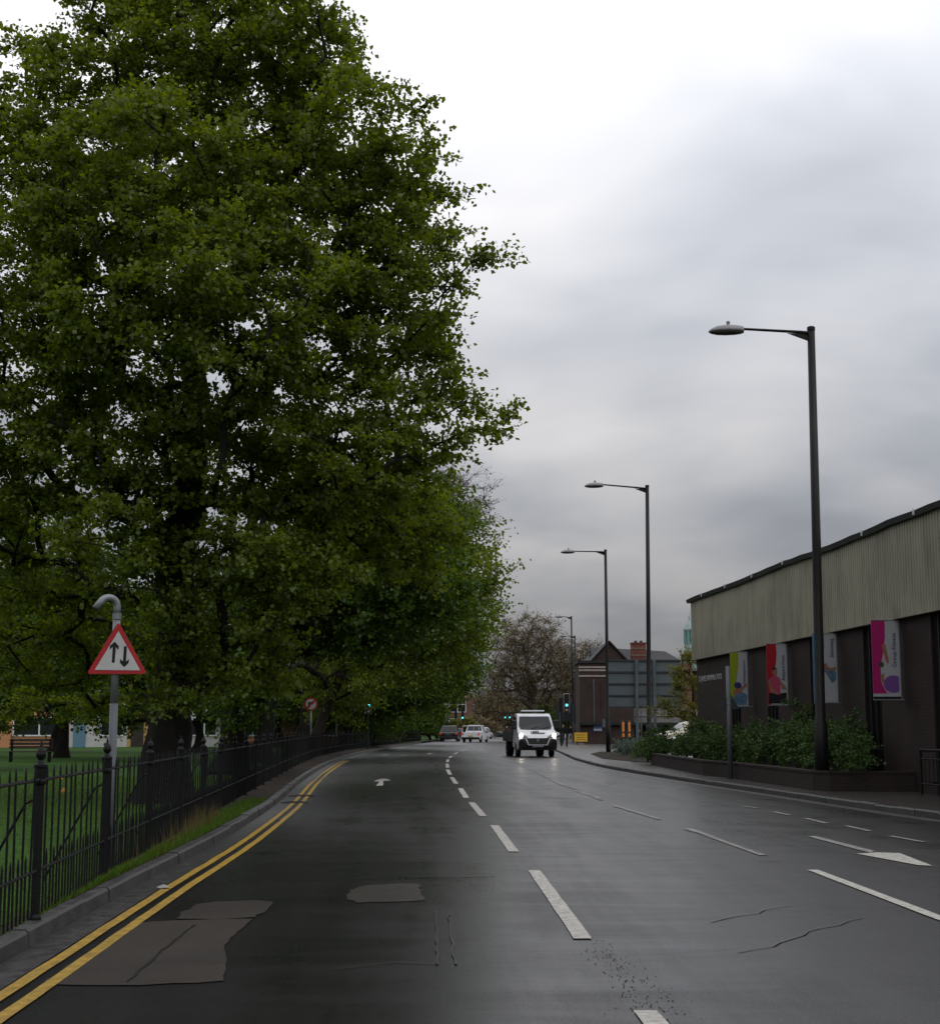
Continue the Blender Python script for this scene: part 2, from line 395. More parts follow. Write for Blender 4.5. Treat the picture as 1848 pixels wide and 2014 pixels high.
class MB:
    def __init__(self): self.v, self.f, self.mi = [], [], []; self.mats = []; self.cur = 0
    def mat(self, m):
        if m not in self.mats: self.mats.append(m)
        self.cur = self.mats.index(m); return self
    def add(self, vs, fs):
        b = len(self.v); self.v += [tuple(p) for p in vs]
        for f in fs: self.f.append([b + i for i in f]); self.mi.append(self.cur)
        return self
    def box(self, lo, hi):
        x0, y0, z0 = lo; x1, y1, z1 = hi
        return self.add([(x0, y0, z0), (x1, y0, z0), (x1, y1, z0), (x0, y1, z0), (x0, y0, z1), (x1, y0, z1), (x1, y1, z1), (x0, y1, z1)],
                        [(3, 2, 1, 0), (4, 5, 6, 7), (0, 1, 5, 4), (1, 2, 6, 5), (2, 3, 7, 6), (3, 0, 4, 7)])
    def bar(self, a, b, r, n=8, r2=None, caps=True):
        a, b = Vector(a), Vector(b); d = (b - a).normalized()
        u = d.orthogonal().normalized(); w_ = d.cross(u); r2 = r if r2 is None else r2
        vs = [p + (u * math.cos(2 * math.pi * i / n) + w_ * math.sin(2 * math.pi * i / n)) * q for p, q in ((a, r), (b, r2)) for i in range(n)]
        fs = [(i, (i + 1) % n, n + (i + 1) % n, n + i) for i in range(n)]
        if caps: fs += [tuple(range(n - 1, -1, -1)), tuple(range(n, 2 * n))]
        return self.add(vs, fs)
    def tube(self, pts, r, n=8):
        pts = [Vector(p) for p in pts]
        rs = r if isinstance(r, (list, tuple)) else [r] * len(pts)
        vs = []; u = None
        for i, p in enumerate(pts):
            d = (pts[min(i + 1, len(pts) - 1)] - pts[max(i - 1, 0)]).normalized()
            u = d.orthogonal().normalized() if u is None else (u - d * u.dot(d)).normalized()
            w_ = d.cross(u)
            vs += [p + (u * math.cos(2 * math.pi * k / n) + w_ * math.sin(2 * math.pi * k / n)) * rs[i] for k in range(n)]
        fs = [(i * n + k, i * n + (k + 1) % n, (i + 1) * n + (k + 1) % n, (i + 1) * n + k) for i in range(len(pts) - 1) for k in range(n)]
        fs += [tuple(range(n - 1, -1, -1)), tuple(range((len(pts) - 1) * n, len(pts) * n))]
        return self.add(vs, fs)
    def lathe(self, prof, n=12, c=(0, 0, 0), axis='Z'):
        vs = []
        for r, h in prof:
            for k in range(n):
                a = 2 * math.pi * k / n; x, y = r * math.cos(a), r * math.sin(a)
                p = {'Z': (x, y, h), 'X': (h, x, y), 'Y': (x, h, y)}[axis]
                vs.append((p[0] + c[0], p[1] + c[1], p[2] + c[2]))
        m = len(prof)
        fs = [(i * n + k, i * n + (k + 1) % n, (i + 1) * n + (k + 1) % n, (i + 1) * n + k) for i in range(m - 1) for k in range(n)]
        fs += [tuple(range(n - 1, -1, -1)), tuple(range((m - 1) * n, m * n))]
        return self.add(vs, fs)
    def poly(self, pts): return self.add(pts, [tuple(range(len(pts)))])
    def prism(self, pts, vec):
        n = len(pts); v = Vector(vec)
        vs = [Vector(p) for p in pts] + [Vector(p) + v for p in pts]
        return self.add(vs, [tuple(range(n - 1, -1, -1)), tuple(range(n, 2 * n))] + [(i, (i + 1) % n, n + (i + 1) % n, n + i) for i in range(n)])
    def build(self, name, m=None, parent=None, smooth=False, bevel=0.0, uv=None, loc=None):
        me = bpy.data.meshes.new(name)
        me.from_pydata([tuple(p) for p in self.v], [], self.f)
        if m is not None: me.materials.append(m)
        else:
            for q in self.mats: me.materials.append(q)
            me.polygons.foreach_set('material_index', self.mi)
        if smooth: me.polygons.foreach_set('use_smooth', [True] * len(me.polygons))
        bm = bmesh.new(); bm.from_mesh(me)
        bmesh.ops.recalc_face_normals(bm, faces=bm.faces)
        if uv == 'box':
            l = bm.loops.layers.uv.new('UVMap')
            for f in bm.faces:
                n = f.normal
                for lp in f.loops:
                    p = lp.vert.co
                    if abs(n.z) > 0.7: lp[l].uv = (p.x, p.y)
                    elif abs(n.x) > abs(n.y): lp[l].uv = (p.y, p.z)
                    else: lp[l].uv = (p.x, p.z)
        bm.to_mesh(me); bm.free()
        o = bpy.data.objects.new(name, me); COL.objects.link(o)
        o.parent = parent
        if loc: o.location = loc
        if bevel:
            md = o.modifiers.new('bevel', 'BEVEL'); md.width = bevel; md.segments = 2; md.limit_method = 'ANGLE'; md.angle_limit = R(30)
        return o

def np_mesh(name, V, F, m, parent=None, tint=None, smooth=False, midx=None):
    """V (n,3), F (k,s) all the same side count"""
    me = bpy.data.meshes.new(name)
    V = np.asarray(V, np.float32); F = np.asarray(F, np.int32); k, s = F.shape
    me.vertices.add(len(V)); me.vertices.foreach_set('co', V.ravel())
    me.loops.add(k * s); me.loops.foreach_set('vertex_index', F.ravel())
    me.polygons.add(k); me.polygons.foreach_set('loop_start', np.arange(0, k * s, s, dtype=np.int32))
    ms = m if isinstance(m, (list, tuple)) else [m]
    for q in ms: me.materials.append(q)
    if midx is not None: me.polygons.foreach_set('material_index', np.asarray(midx, np.int32))
    if smooth: me.polygons.foreach_set('use_smooth', np.ones(k, bool))
    if tint is not None:
        a = me.attributes.new('tint', 'FLOAT', 'FACE'); a.data.foreach_set('value', np.asarray(tint, np.float32))
    me.update(calc_edges=True)
    o = bpy.data.objects.new(name, me); COL.objects.link(o); o.parent = parent
    return o

def text_mesh(name, body, size, m, parent, loc, rot, align='LEFT', squeeze=1.0):
    cu = bpy.data.curves.new('txt', 'FONT'); cu.body = body; cu.size = size; cu.align_x = align; cu.resolution_u = 2
    cu.extrude = 0.002
    t = bpy.data.objects.new('txt', cu); COL.objects.link(t)
    dg = bpy.context.evaluated_depsgraph_get()
    me = bpy.data.meshes.new_from_object(t.evaluated_get(dg))
    bpy.data.objects.remove(t); bpy.data.curves.remove(cu)
    me.materials.clear(); me.materials.append(m)
    o = bpy.data.objects.new(name, me); COL.objects.link(o); o.parent = parent
    o.location = loc; o.rotation_euler = rot; o.scale = (squeeze, 1, 1)
    return o

def spline(ds, xs):
    ds, xs = np.array(ds, float), np.array(xs, float)
    m = np.zeros_like(xs)
    m[1:-1] = (xs[2:] - xs[:-2]) / (ds[2:] - ds[:-2]); m[0] = (xs[1] - xs[0]) / (ds[1] - ds[0]); m[-1] = (xs[-1] - xs[-2]) / (ds[-1] - ds[-2])
    def f(d):
        i = int(np.clip(np.searchsorted(ds, d) - 1, 0, len(ds) - 2))
        h = ds[i + 1] - ds[i]; t = (d - ds[i]) / h
        if t < 0: return float(xs[0] + m[0] * (d - ds[0]))
        if t > 1: return float(xs[-1] + m[-1] * (d - ds[-1]))
        return float((2*t**3-3*t**2+1)*xs[i] + (t**3-2*t**2+t)*h*m[i] + (-2*t**3+3*t**2)*xs[i+1] + (t**3-t**2)*h*m[i+1])
    return f

KH = 0.12
left_x = spline([-10, 0, 5, 9.5, 13.8, 19.5, 26, 30.5, 41, 55, 70, 89, 114, 147, 200, 300, 420],
                [-2.5, -2.62, -2.74, -2.90, -3.06, -3.22, -3.52, -3.78, -4.52, -5.35, -6.0, -6.3, -6.1, -5.0, -2.8, 3, 14])
right_x = spline([-10, 0, 10, 24.6, 35, 45, 57, 70, 80, 96, 115, 150, 185, 230, 300, 420],
                 [14, 11.6, 9.8, 7.55, 6.6, 5.75, 5.0, 4.85, 5.05, 5.45, 5.7, 5.8, 6.3, 8.5, 14.5, 28])
_fk = spline([-5, 0, 60, 80, 100, 125, 150, 200], [-1.9, -2.26, -6.52, -7.45, -7.45, -6.9, -6.0, -4.0])
fence_x = _fk

# ------------------------------------------------------------------ setting: ground, road, kerbs, lawn, pavement
def grid_strip(name, fa, fb, d0, d1, step, ncross, z, m, parent=None, zf=None):
    ds = np.arange(d0, d1 + 1e-6, step)
    V, UV = [], []
    s = 0.0
    for i, d in enumerate(ds):
        a, b = fa(d), fb(d)
        for k in range(ncross + 1):
            t = k / ncross
            x = a + (b - a) * t
            V.append((x, d, z if zf is None else zf(x, d))); UV.append((x - fa(d), d))
    n = ncross + 1
    F = [(i * n + k, i * n + k + 1, (i + 1) * n + k + 1, (i + 1) * n + k) for i in range(len(ds) - 1) for k in range(ncross)]
    o = np_mesh(name, V, F, m, parent)
    ul = o.data.uv_layers.new(name='UVMap')
    idx = np.zeros(len(o.data.loops), np.int32); o.data.loops.foreach_get('vertex_index', idx)
    ul.data.foreach_set('uv', np.array(UV, np.float32)[idx].ravel())
    return o

g = MB().add([(-1500, -300, -0.06), (1500, -300, -0.06), (1500, 2500, -0.06), (-1500, 2500, -0.06)], [(0, 1, 2, 3)]).build('ground', M['ground'])
props(g, kind='structure')
road = grid_strip('road', left_x, right_x, -8, 420, 2.0, 8, 0.0, M['asphalt'])
props(road, kind='structure')
# lawn of the park, falling very slightly away
lawn = grid_strip('lawn', lambda d: -160.0, lambda d: fence_x(d) - 0.12, -8, 300, 4.0, 20, 0.0, M['lawn'], zf=lambda x, d: 0.10 + 0.05 * math.sin(x * 0.21) * math.sin(d * 0.13))
props(lawn, kind='structure')
verge = grid_strip('verge', lambda d: fence_x(d) - 0.15, lambda d: left_x(d) - 0.13, -8, 200, 1.0, 4, KH - 0.004, M['soil'])
props(verge, kind='structure')
pave = grid_strip('pavement', lambda d: right_x(d) + 0.13, lambda d: 70.0, -8, 185, 2.0, 30, KH - 0.004, M['paving'])
props(pave, kind='structure')

def offset_strip(fx, o0, o1, d0, d1, step, z, name, m, parent, wob=0.0, rng=None):
    ds = np.arange(d0, d1 + 1e-6, step)
    V = []
    for d in ds:
        q = (rng.uniform(-wob, wob) if rng else 0)
        V += [(fx(d) + o0 + q, d, z), (fx(d) + o1 + q * 0.6, d, z)]
    F = [(2 * i, 2 * i + 1, 2 * i + 3, 2 * i + 2) for i in range(len(ds) - 1)]
    return np_mesh(name, V, F, m, parent)

rng = random.Random(4)
gut = offset_strip(left_x, 0.0, 0.25, -6, 150, 0.8, 0.004, 'gutter', M['gutter'], road)
yl1 = offset_strip(left_x, 0.27, 0.355, -6, 70, 0.5, 0.008, 'yellow_line', M['yellow_paint'], road, 0.006, rng)
yl2 = offset_strip(left_x, 0.44, 0.525, -6, 70, 0.5, 0.008, 'yellow_line', M['yellow_paint'], road, 0.006, rng)
offset_strip(right_x, -0.30, 0.0, 5, 130, 0.8, 0.004, 'gutter', M['gutter'], road)

def kerb_run(name, fx, side, d0, d1, ln=0.915):
    root = bpy.data.objects.new(name, None); COL.objects.link(root); props(root, kind='structure')
    r2 = random.Random(9 if side < 0 else 10)
    d = d0
    while d < d1:
        L_ = ln if d < 75 else ln * 3
        a, b = d + 0.006, d + L_ - 0.006
        dz = r2.uniform(-0.008, 0.006); j = r2.uniform(-0.006, 0.006)
        mb = MB()
        pr = [(0.0, -0.03), (0.012, KH - 0.02), (0.03, KH), (0.135, KH), (0.135, -0.03)]
        vs = []
        for dd in (a, b):
            for (ox, z) in pr: vs.append((fx(dd) + side * ox + j, dd, z + dz if z > 0 else z))
        n = len(pr)
        mb.add(vs, [tuple(range(n)), tuple(range(2 * n - 1, n - 1, -1))] + [(i, (i + 1) % n, n + (i + 1) % n, n + i) for i in range(n)])
        mb.build('kerb_stone', M['concrete'], root)
        d += L_
    return root
kerb_run('kerb_left', left_x, -1, 5.0, 150)
kerb_run('kerb_right', right_x, 1, 14.0, 150)

# painted markings, measured on the road plane
def mark(name, px, m, z=0.0085):
    pts = [gnd(u, v) for u, v in px]
    o = MB().poly([(p.x, p.y, z) for p in pts]).build(name, m, road)
    return o
def dash_line(pts, w_, m, name='lane_dash'):
    """pts: pairs of picture points for the ends of each dash"""
    for (a, b) in pts:
        A, B = gnd(*a), gnd(*b)
        d = (B - A); d.z = 0; d.normalize(); n = Vector((-d.y, d.x, 0)) * w_ / 2
        k = max(1, int((B - A).length / 0.4)); r3 = random.Random(int(a[0]))
        L_, R_ = [], []
        for i in range(k + 1):
            p = A.lerp(B, i / k)
            L_.append(p + n * (1 + r3.uniform(-.05, .05))); R_.append(p - n * (1 + r3.uniform(-.05, .05)))
        vs = [(q.x, q.y, 0.0085) for pr in zip(L_, R_) for q in pr]
        MB().add(vs, [(2 * i, 2 * i + 1, 2 * i + 3, 2 * i + 2) for i in range(k)]).build(name, m, road)
dash_line([((1268, 1990), (1330, 2065)), ((1050, 1713), (1146, 1848)), ((972, 1624), (1010, 1676)), ((927, 1579), (950, 1606)), ((905, 1551), (917, 1570)),
           ((888, 1529), (897, 1542)), ((880, 1514), (885, 1524)), ((879, 1502), (880, 1510)), ((881, 1494), (879.5, 1499)), ((888, 1487), (883, 1491)), ((900, 1480), (892, 1484)), ((918, 1473), (907, 1477))], 0.125, M['white_paint'])
dash_line([((1597, 1712), (1860, 1812))], 0.11, M['white_paint'])
dash_line([((1352, 1630), (1500, 1683)), ((1208, 1585), (1296, 1612)), ((1130, 1555), (1180, 1571)), ((1083, 1534), (1112, 1546))], 0.10, M['worn_paint'])
dash_line([((1462, 1586.5), (1490, 1590)), ((1520, 1597), (1553, 1604)), ((1583, 1610), (1625, 1620)), ((1663, 1625), (1709, 1635)), ((1750, 1645), (1816, 1657))], 0.09, M['worn_paint'])
def crop8(x, y): return ((950 + x / 1.935) * 0.9701, (1500 + y / 1.935) * 0.9701)
mark('lane_arrow', [crop8(*p) for p in ((1325, 380), (1360, 379), (1590, 438), (1575, 446))], M['worn_paint'])
mark('lane_arrow', [crop8(*p) for p in ((1520, 449), (1600, 444), (1690, 447), (1818, 497), (1760, 494))], M['white_paint'])
def cropL(x, y): return ((560 + x / 4.62) * 0.9701, (1500 + y / 4.62) * 0.9701)
mark('lane_arrow', [cropL(*p) for p in ((908, 392), (962, 372), (990, 366), (1035, 368), (1073, 384), (1003, 386), (1000, 430), (934, 433), (966, 393))], M['white_paint'])
mark('lane_arrow', [cropL(*p) for p in ((977, 150), (1010, 138), (1052, 135), (1020, 147))], M['worn_paint'])
mark('lane_arrow', [cropL(*p) for p in ((1180, 153), (1200, 145), (1226, 142), (1206, 152))], M['worn_paint'])
mark('lane_arrow', [cropL(*p) for p in ((1403, 134), (1430, 124), (1486, 126), (1455, 130), (1435, 138))], M['worn_paint'])

# worn patches, seams and cracks
def ragged(px, name, m, z, amp=0.02, step=0.12, seed=1):
    r4 = random.Random(seed); P = [gnd(u, v) for u, v in px]; out = []
    for i in range(len(P)):
        a, b = P[i], P[(i + 1) % len(P)]; n = max(1, int((b - a).length / step))
        for k in range(n):
            q = a.lerp(b, k / n); out.append((q.x + r4.uniform(-amp, amp), q.y + r4.uniform(-amp, amp) * 1.5, z))
    return MB().poly(out).build(name, m, road)
def crop7(x, y): return (x / 1.945 * 0.9701, (1700 + y / 1.945) * 0.9701)
ragged([crop7(*p) for p in ((165, 580), (260, 505), (420, 410), (560, 333), (705, 326), (990, 318), (965, 350), (905, 395), (882, 440), (890, 520), (880, 566), (560, 580))], 'road_patch', M['patch'], 0.006, 0.015, 0.15, 2)
ragged([crop7(*p) for p in ((700, 320), (725, 290), (775, 262), (860, 252), (990, 246), (1075, 250), (1055, 285), (1000, 313), (850, 321))], 'road_patch', M['patch'], 0.0075, 0.02, 0.12, 3)
ragged([crop7(*p) for p in ((1362, 225), (1395, 196), (1450, 186), (1640, 179), (1660, 190), (1660, 215), (1672, 245), (1560, 252), (1410, 255), (1370, 242))], 'road_patch', M['patch'], 0.006, 0.025, 0.12, 5)
def ribbon(px, w_, name='road_seam', m=None, z=0.0095, jit=0.02, seed=0):
    r5 = random.Random(seed); P = [gnd(u, v) for u, v in px]; Q = []
    for i in range(len(P) - 1):
        n = max(2, int((P[i + 1] - P[i]).length / 0.2))
        for k in range(n): Q.append(P[i].lerp(P[i + 1], k / n))
    Q.append(P[-1]); vs = []
    for i, q in enumerate(Q):
        d = (Q[min(i + 1, len(Q) - 1)] - Q[max(0, i - 1)]).normalized(); n = Vector((-d.y, d.x, 0))
        c = q + n * r5.uniform(-jit, jit); ww = w_ * r5.uniform(0.5, 1.2) / 2
        vs += [(c.x + n.x * ww, c.y + n.y * ww, z), (c.x - n.x * ww, c.y - n.y * ww, z)]
    return MB().add(vs, [(2 * i, 2 * i + 1, 2 * i + 3, 2 * i + 2) for i in range(len(Q) - 1)]).build(name, m or M['seam'], road)
ribbon([crop7(765, 345), crop7(640, 445), crop7(500, 570)], 0.02, jit=0.012)
ribbon([crop7(1718, 290), crop7(1726, 500)], 0.02, jit=0.006, seed=1)
ribbon([crop7(1768, 300), crop7(1783, 440), crop7(1800, 500)], 0.016, jit=0.012, seed=2)
ribbon([crop7(1140, 168), crop7(1500, 158), crop7(1950, 150)], 0.035, jit=0.02, seed=3)
ribbon([crop7(1310, 520), crop7(1560, 490), crop7(1730, 502)], 0.018, m=M['patch'], jit=0.02, seed=4)
ribbon([crop8(955, 716), crop8(1120, 680), crop8(1275, 650)], 0.02, jit=0.04, seed=5)
ribbon([crop8(1070, 836), crop8(1220, 795), crop8(1380, 740), crop8(1560, 700)], 0.02, jit=0.045, seed=6)
ribbon([crop8(350, 172), crop8(450, 205), crop8(520, 238)], 0.07, jit=0.03, seed=7)
ribbon([crop8(570, 262), crop8(660, 288), crop8(750, 315)], 0.035, jit=0.02, seed=8)
ribbon([crop8(845, 352), crop8(1000, 395), crop8(1170, 456)], 0.03, jit=0.015, seed=9)
ribbon([crop8(160, 85), crop8(230, 112), crop8(350, 172)], 0.06, jit=0.03, seed=10)

# loose chippings
rn = np.random.default_rng(3)
def chippings():
    V, F = [], []
    for i in range(230):
        t = rn.uniform(0, 1) ** 0.9
        u = 1165 + t * 150 + rn.normal(0, 12 + 30 * t); v = 1855 + t * 150 + rn.normal(0, 12)
        p = gnd(u, v); s = rn.uniform(0.002, 0.0065) * (1.2 if rn.random() < .1 else 1)
        b = len(V); a = rn.uniform(0, 6.28)
        for k in range(4): V.append((p.x + s * math.cos(a + k * 1.57) * rn.uniform(.7, 1.3), p.y + s * math.sin(a + k * 1.57) * rn.uniform(.7, 1.3), 0.001))
        V.append((p.x, p.y, s * 1.1 + 0.001))
        F += [(b, b + 1, b + 4), (b + 1, b + 2, b + 4), (b + 2, b + 3, b + 4), (b + 3, b, b + 4)]
    o = np_mesh('loose_chippings', V, F, M['stonechip'])
    props(o, 'loose black chippings scattered beside the centre line dashes', 'gravel', kind='stuff')
chippings()

# drain gullies at the left kerb
for i, d in enumerate((30.6, 33.6)):
    dr = thing('drain_grate', ['sunken iron drain grate in the gutter cutting the double yellow lines', 'farther iron drain grate by the kerb where the yellow lines kink'][i], 'drain', (left_x(d) + 0.33, d, 0.009), 0, 'gutter drains')
    MB().box((-0.24, -0.26, 0), (0.28, -0.2, 0.012)).box((-0.24, 0.2, 0), (0.28, 0.26, 0.012)).box((-0.24, -0.2, 0), (-0.18, 0.2, 0.012)).box((0.22, -0.2, 0), (0.28, 0.2, 0.012)).build('frame', M['drain'], dr)
    for k in range(6): MB().box((-0.17 + k * 0.066, -0.199, 0.001), (-0.14 + k * 0.066, 0.199, 0.010)).build('bar', M['drain'], dr)
# scrap of litter in the gutter
p = gnd(322, 1749)
lt = MB()
r6 = random.Random(2)
pts = [(p.x + 0.055 * math.cos(a) * r6.uniform(.5, 1.2), p.y + 0.07 * math.sin(a) * r6.uniform(.5, 1.2), 0.012 + r6.uniform(0, 0.02)) for a in [k * 0.7 for k in range(9)]]
ctr = (p.x, p.y, 0.045)
lt.add(pts + [ctr], [(i, (i + 1) % 9, 9) for i in range(9)])
props(lt.build('litter', M['litter']), 'crumpled scrap of white litter lying in the gutter', 'litter')

# ------------------------------------------------------------------ trees
def skeleton(rg, trunk, targets, wl=0.25, step=0.4, lift=0.25, jit=0.05):
    P = [np.array(p, float) for p in trunk]; par = [-1] + list(range(len(trunk) - 1))
    Ln = [0.0]
    for i in range(1, len(P)): Ln.append(Ln[-1] + np.linalg.norm(P[i] - P[i - 1]))
    D = [np.array([0, 0, 1.0])] * len(P)
    T = np.array(targets); n = len(T)
    bc = np.full(n, 1e9); bi = np.zeros(n, int)
    def upd(ids):
        A = np.array([P[i] for i in ids]); l = np.array([Ln[i] for i in ids])
        dv = T[:, None, :] - A[None]
        dist = np.linalg.norm(dv, axis=2)
        down = np.clip(-dv[:, :, 2], 0, None) * 0.5
        c = dist + wl * l[None] + down
        k = c.argmin(1); cm = c[np.arange(n), k]
        b = cm < bc
        bc[b] = cm[b]; bi[b] = np.array(ids)[k[b]]
    upd(list(range(max(1, len(trunk) // 5), len(trunk))))
    done = np.zeros(n, bool); tip = np.zeros(n, int)
    for _ in range(n):
        k = int(np.where(done, 1e9, bc).argmin()); done[k] = True
        i0 = bi[k]; p, t = P[i0], T[k]; v = t - p; L0 = np.linalg.norm(v) + 1e-6
        m = max(2, int(L0 / step))
        c = p + (D[i0] * 0.35 + v / L0 * 0.65) * L0 * 0.5 + np.array([0, 0, lift * L0 * 0.25])
        prev = i0; ids = []
        for j in range(1, m + 1):
            s = j / m
            q = p * (1 - s) ** 2 + c * 2 * s * (1 - s) + t * s * s + (rg.normal(0, jit, 3) * min(1, L0) if j < m else 0)
            P.append(q); par.append(prev); Ln.append(Ln[prev] + np.linalg.norm(q - P[prev]))
            dv = q - P[prev]; D.append(dv / (np.linalg.norm(dv) + 1e-9))
            prev = len(P) - 1; ids.append(prev)
        tip[k] = prev; upd(ids)
    return np.array(P), np.array(par), tip

def tubes(A, B, ra, rb, n):
    d = B - A; d /= np.linalg.norm(d, axis=1, keepdims=True) + 1e-9
    h = np.where(np.abs(d[:, 2:3]) < 0.9, np.array([[0, 0, 1.0]]), np.array([[1.0, 0, 0]]))
    u = np.cross(d, h); u /= np.linalg.norm(u, axis=1, keepdims=True) + 1e-9
    w_ = np.cross(d, u); k = len(A)
    a = np.arange(n) * 2 * math.pi / n
    ring = u[:, None] * np.cos(a)[None, :, None] + w_[:, None] * np.sin(a)[None, :, None]
    V = np.concatenate([A[:, None] + ring * ra[:, None, None], B[:, None] + ring * rb[:, None, None]], 1).reshape(-1, 3)
    i = np.arange(n); j = (i + 1) % n
    f = np.stack([i, j, n + j, n + i], 1)
    F = (np.arange(k)[:, None, None] * 2 * n + f[None]).reshape(-1, 4)
    return V, F

def leaves(rg, pos, out, size, upb=0.55, droop=0.35):
    n = len(pos)
    nr = rg.normal(0, 0.62, (n, 3)) + np.array([0, 0, upb]); nr /= np.linalg.norm(nr, axis=1, keepdims=True) + 1e-9
    a = out * 0.7 + rg.normal(0, 0.6, (n, 3)) - np.array([0, 0, droop])
    a -= nr * (a * nr).sum(1, keepdims=True); a /= np.linalg.norm(a, axis=1, keepdims=True) + 1e-9
    b = np.cross(nr, a); s = (size * rg.uniform(0.65, 1.25, n))[:, None]
    fold = rg.uniform(-0.02, 0.22, n)[:, None] * s
    V = np.stack([pos, pos + a * s * 0.48 + b * s * 0.47 + nr * fold, pos + a * s - nr * fold * 0.4, pos + a * s * 0.48 - b * s * 0.47 + nr * fold], 1).reshape(-1, 3)
    F = np.arange(4 * n).reshape(n, 4)
    return V, F

def sample_lobes(rg, lobes, n, shell=2.0, gap=0.0):
    vol = np.array([l[3] * l[4] * l[5] for l in lobes]) ** 0.8; pr = vol / vol.sum()
    out = []
    while len(out) < n:
        l = lobes[rg.choice(len(lobes), p=pr)]
        v = rg.normal(0, 1, 3); v /= np.linalg.norm(v)
        r = rg.uniform(0, 1) ** (1 / shell)
        q = np.array(l[:3]) + v * r * np.array(l[3:6])
        if q[2] < l[2] - l[5] * 0.92 and rg.random() < .5: continue
        if gap and out:
            dd = np.linalg.norm(np.array(out[-400:]) - q, axis=1).min()
            if dd < gap and rg.random() < 0.9: continue
        out.append(q)
    return np.array(out)

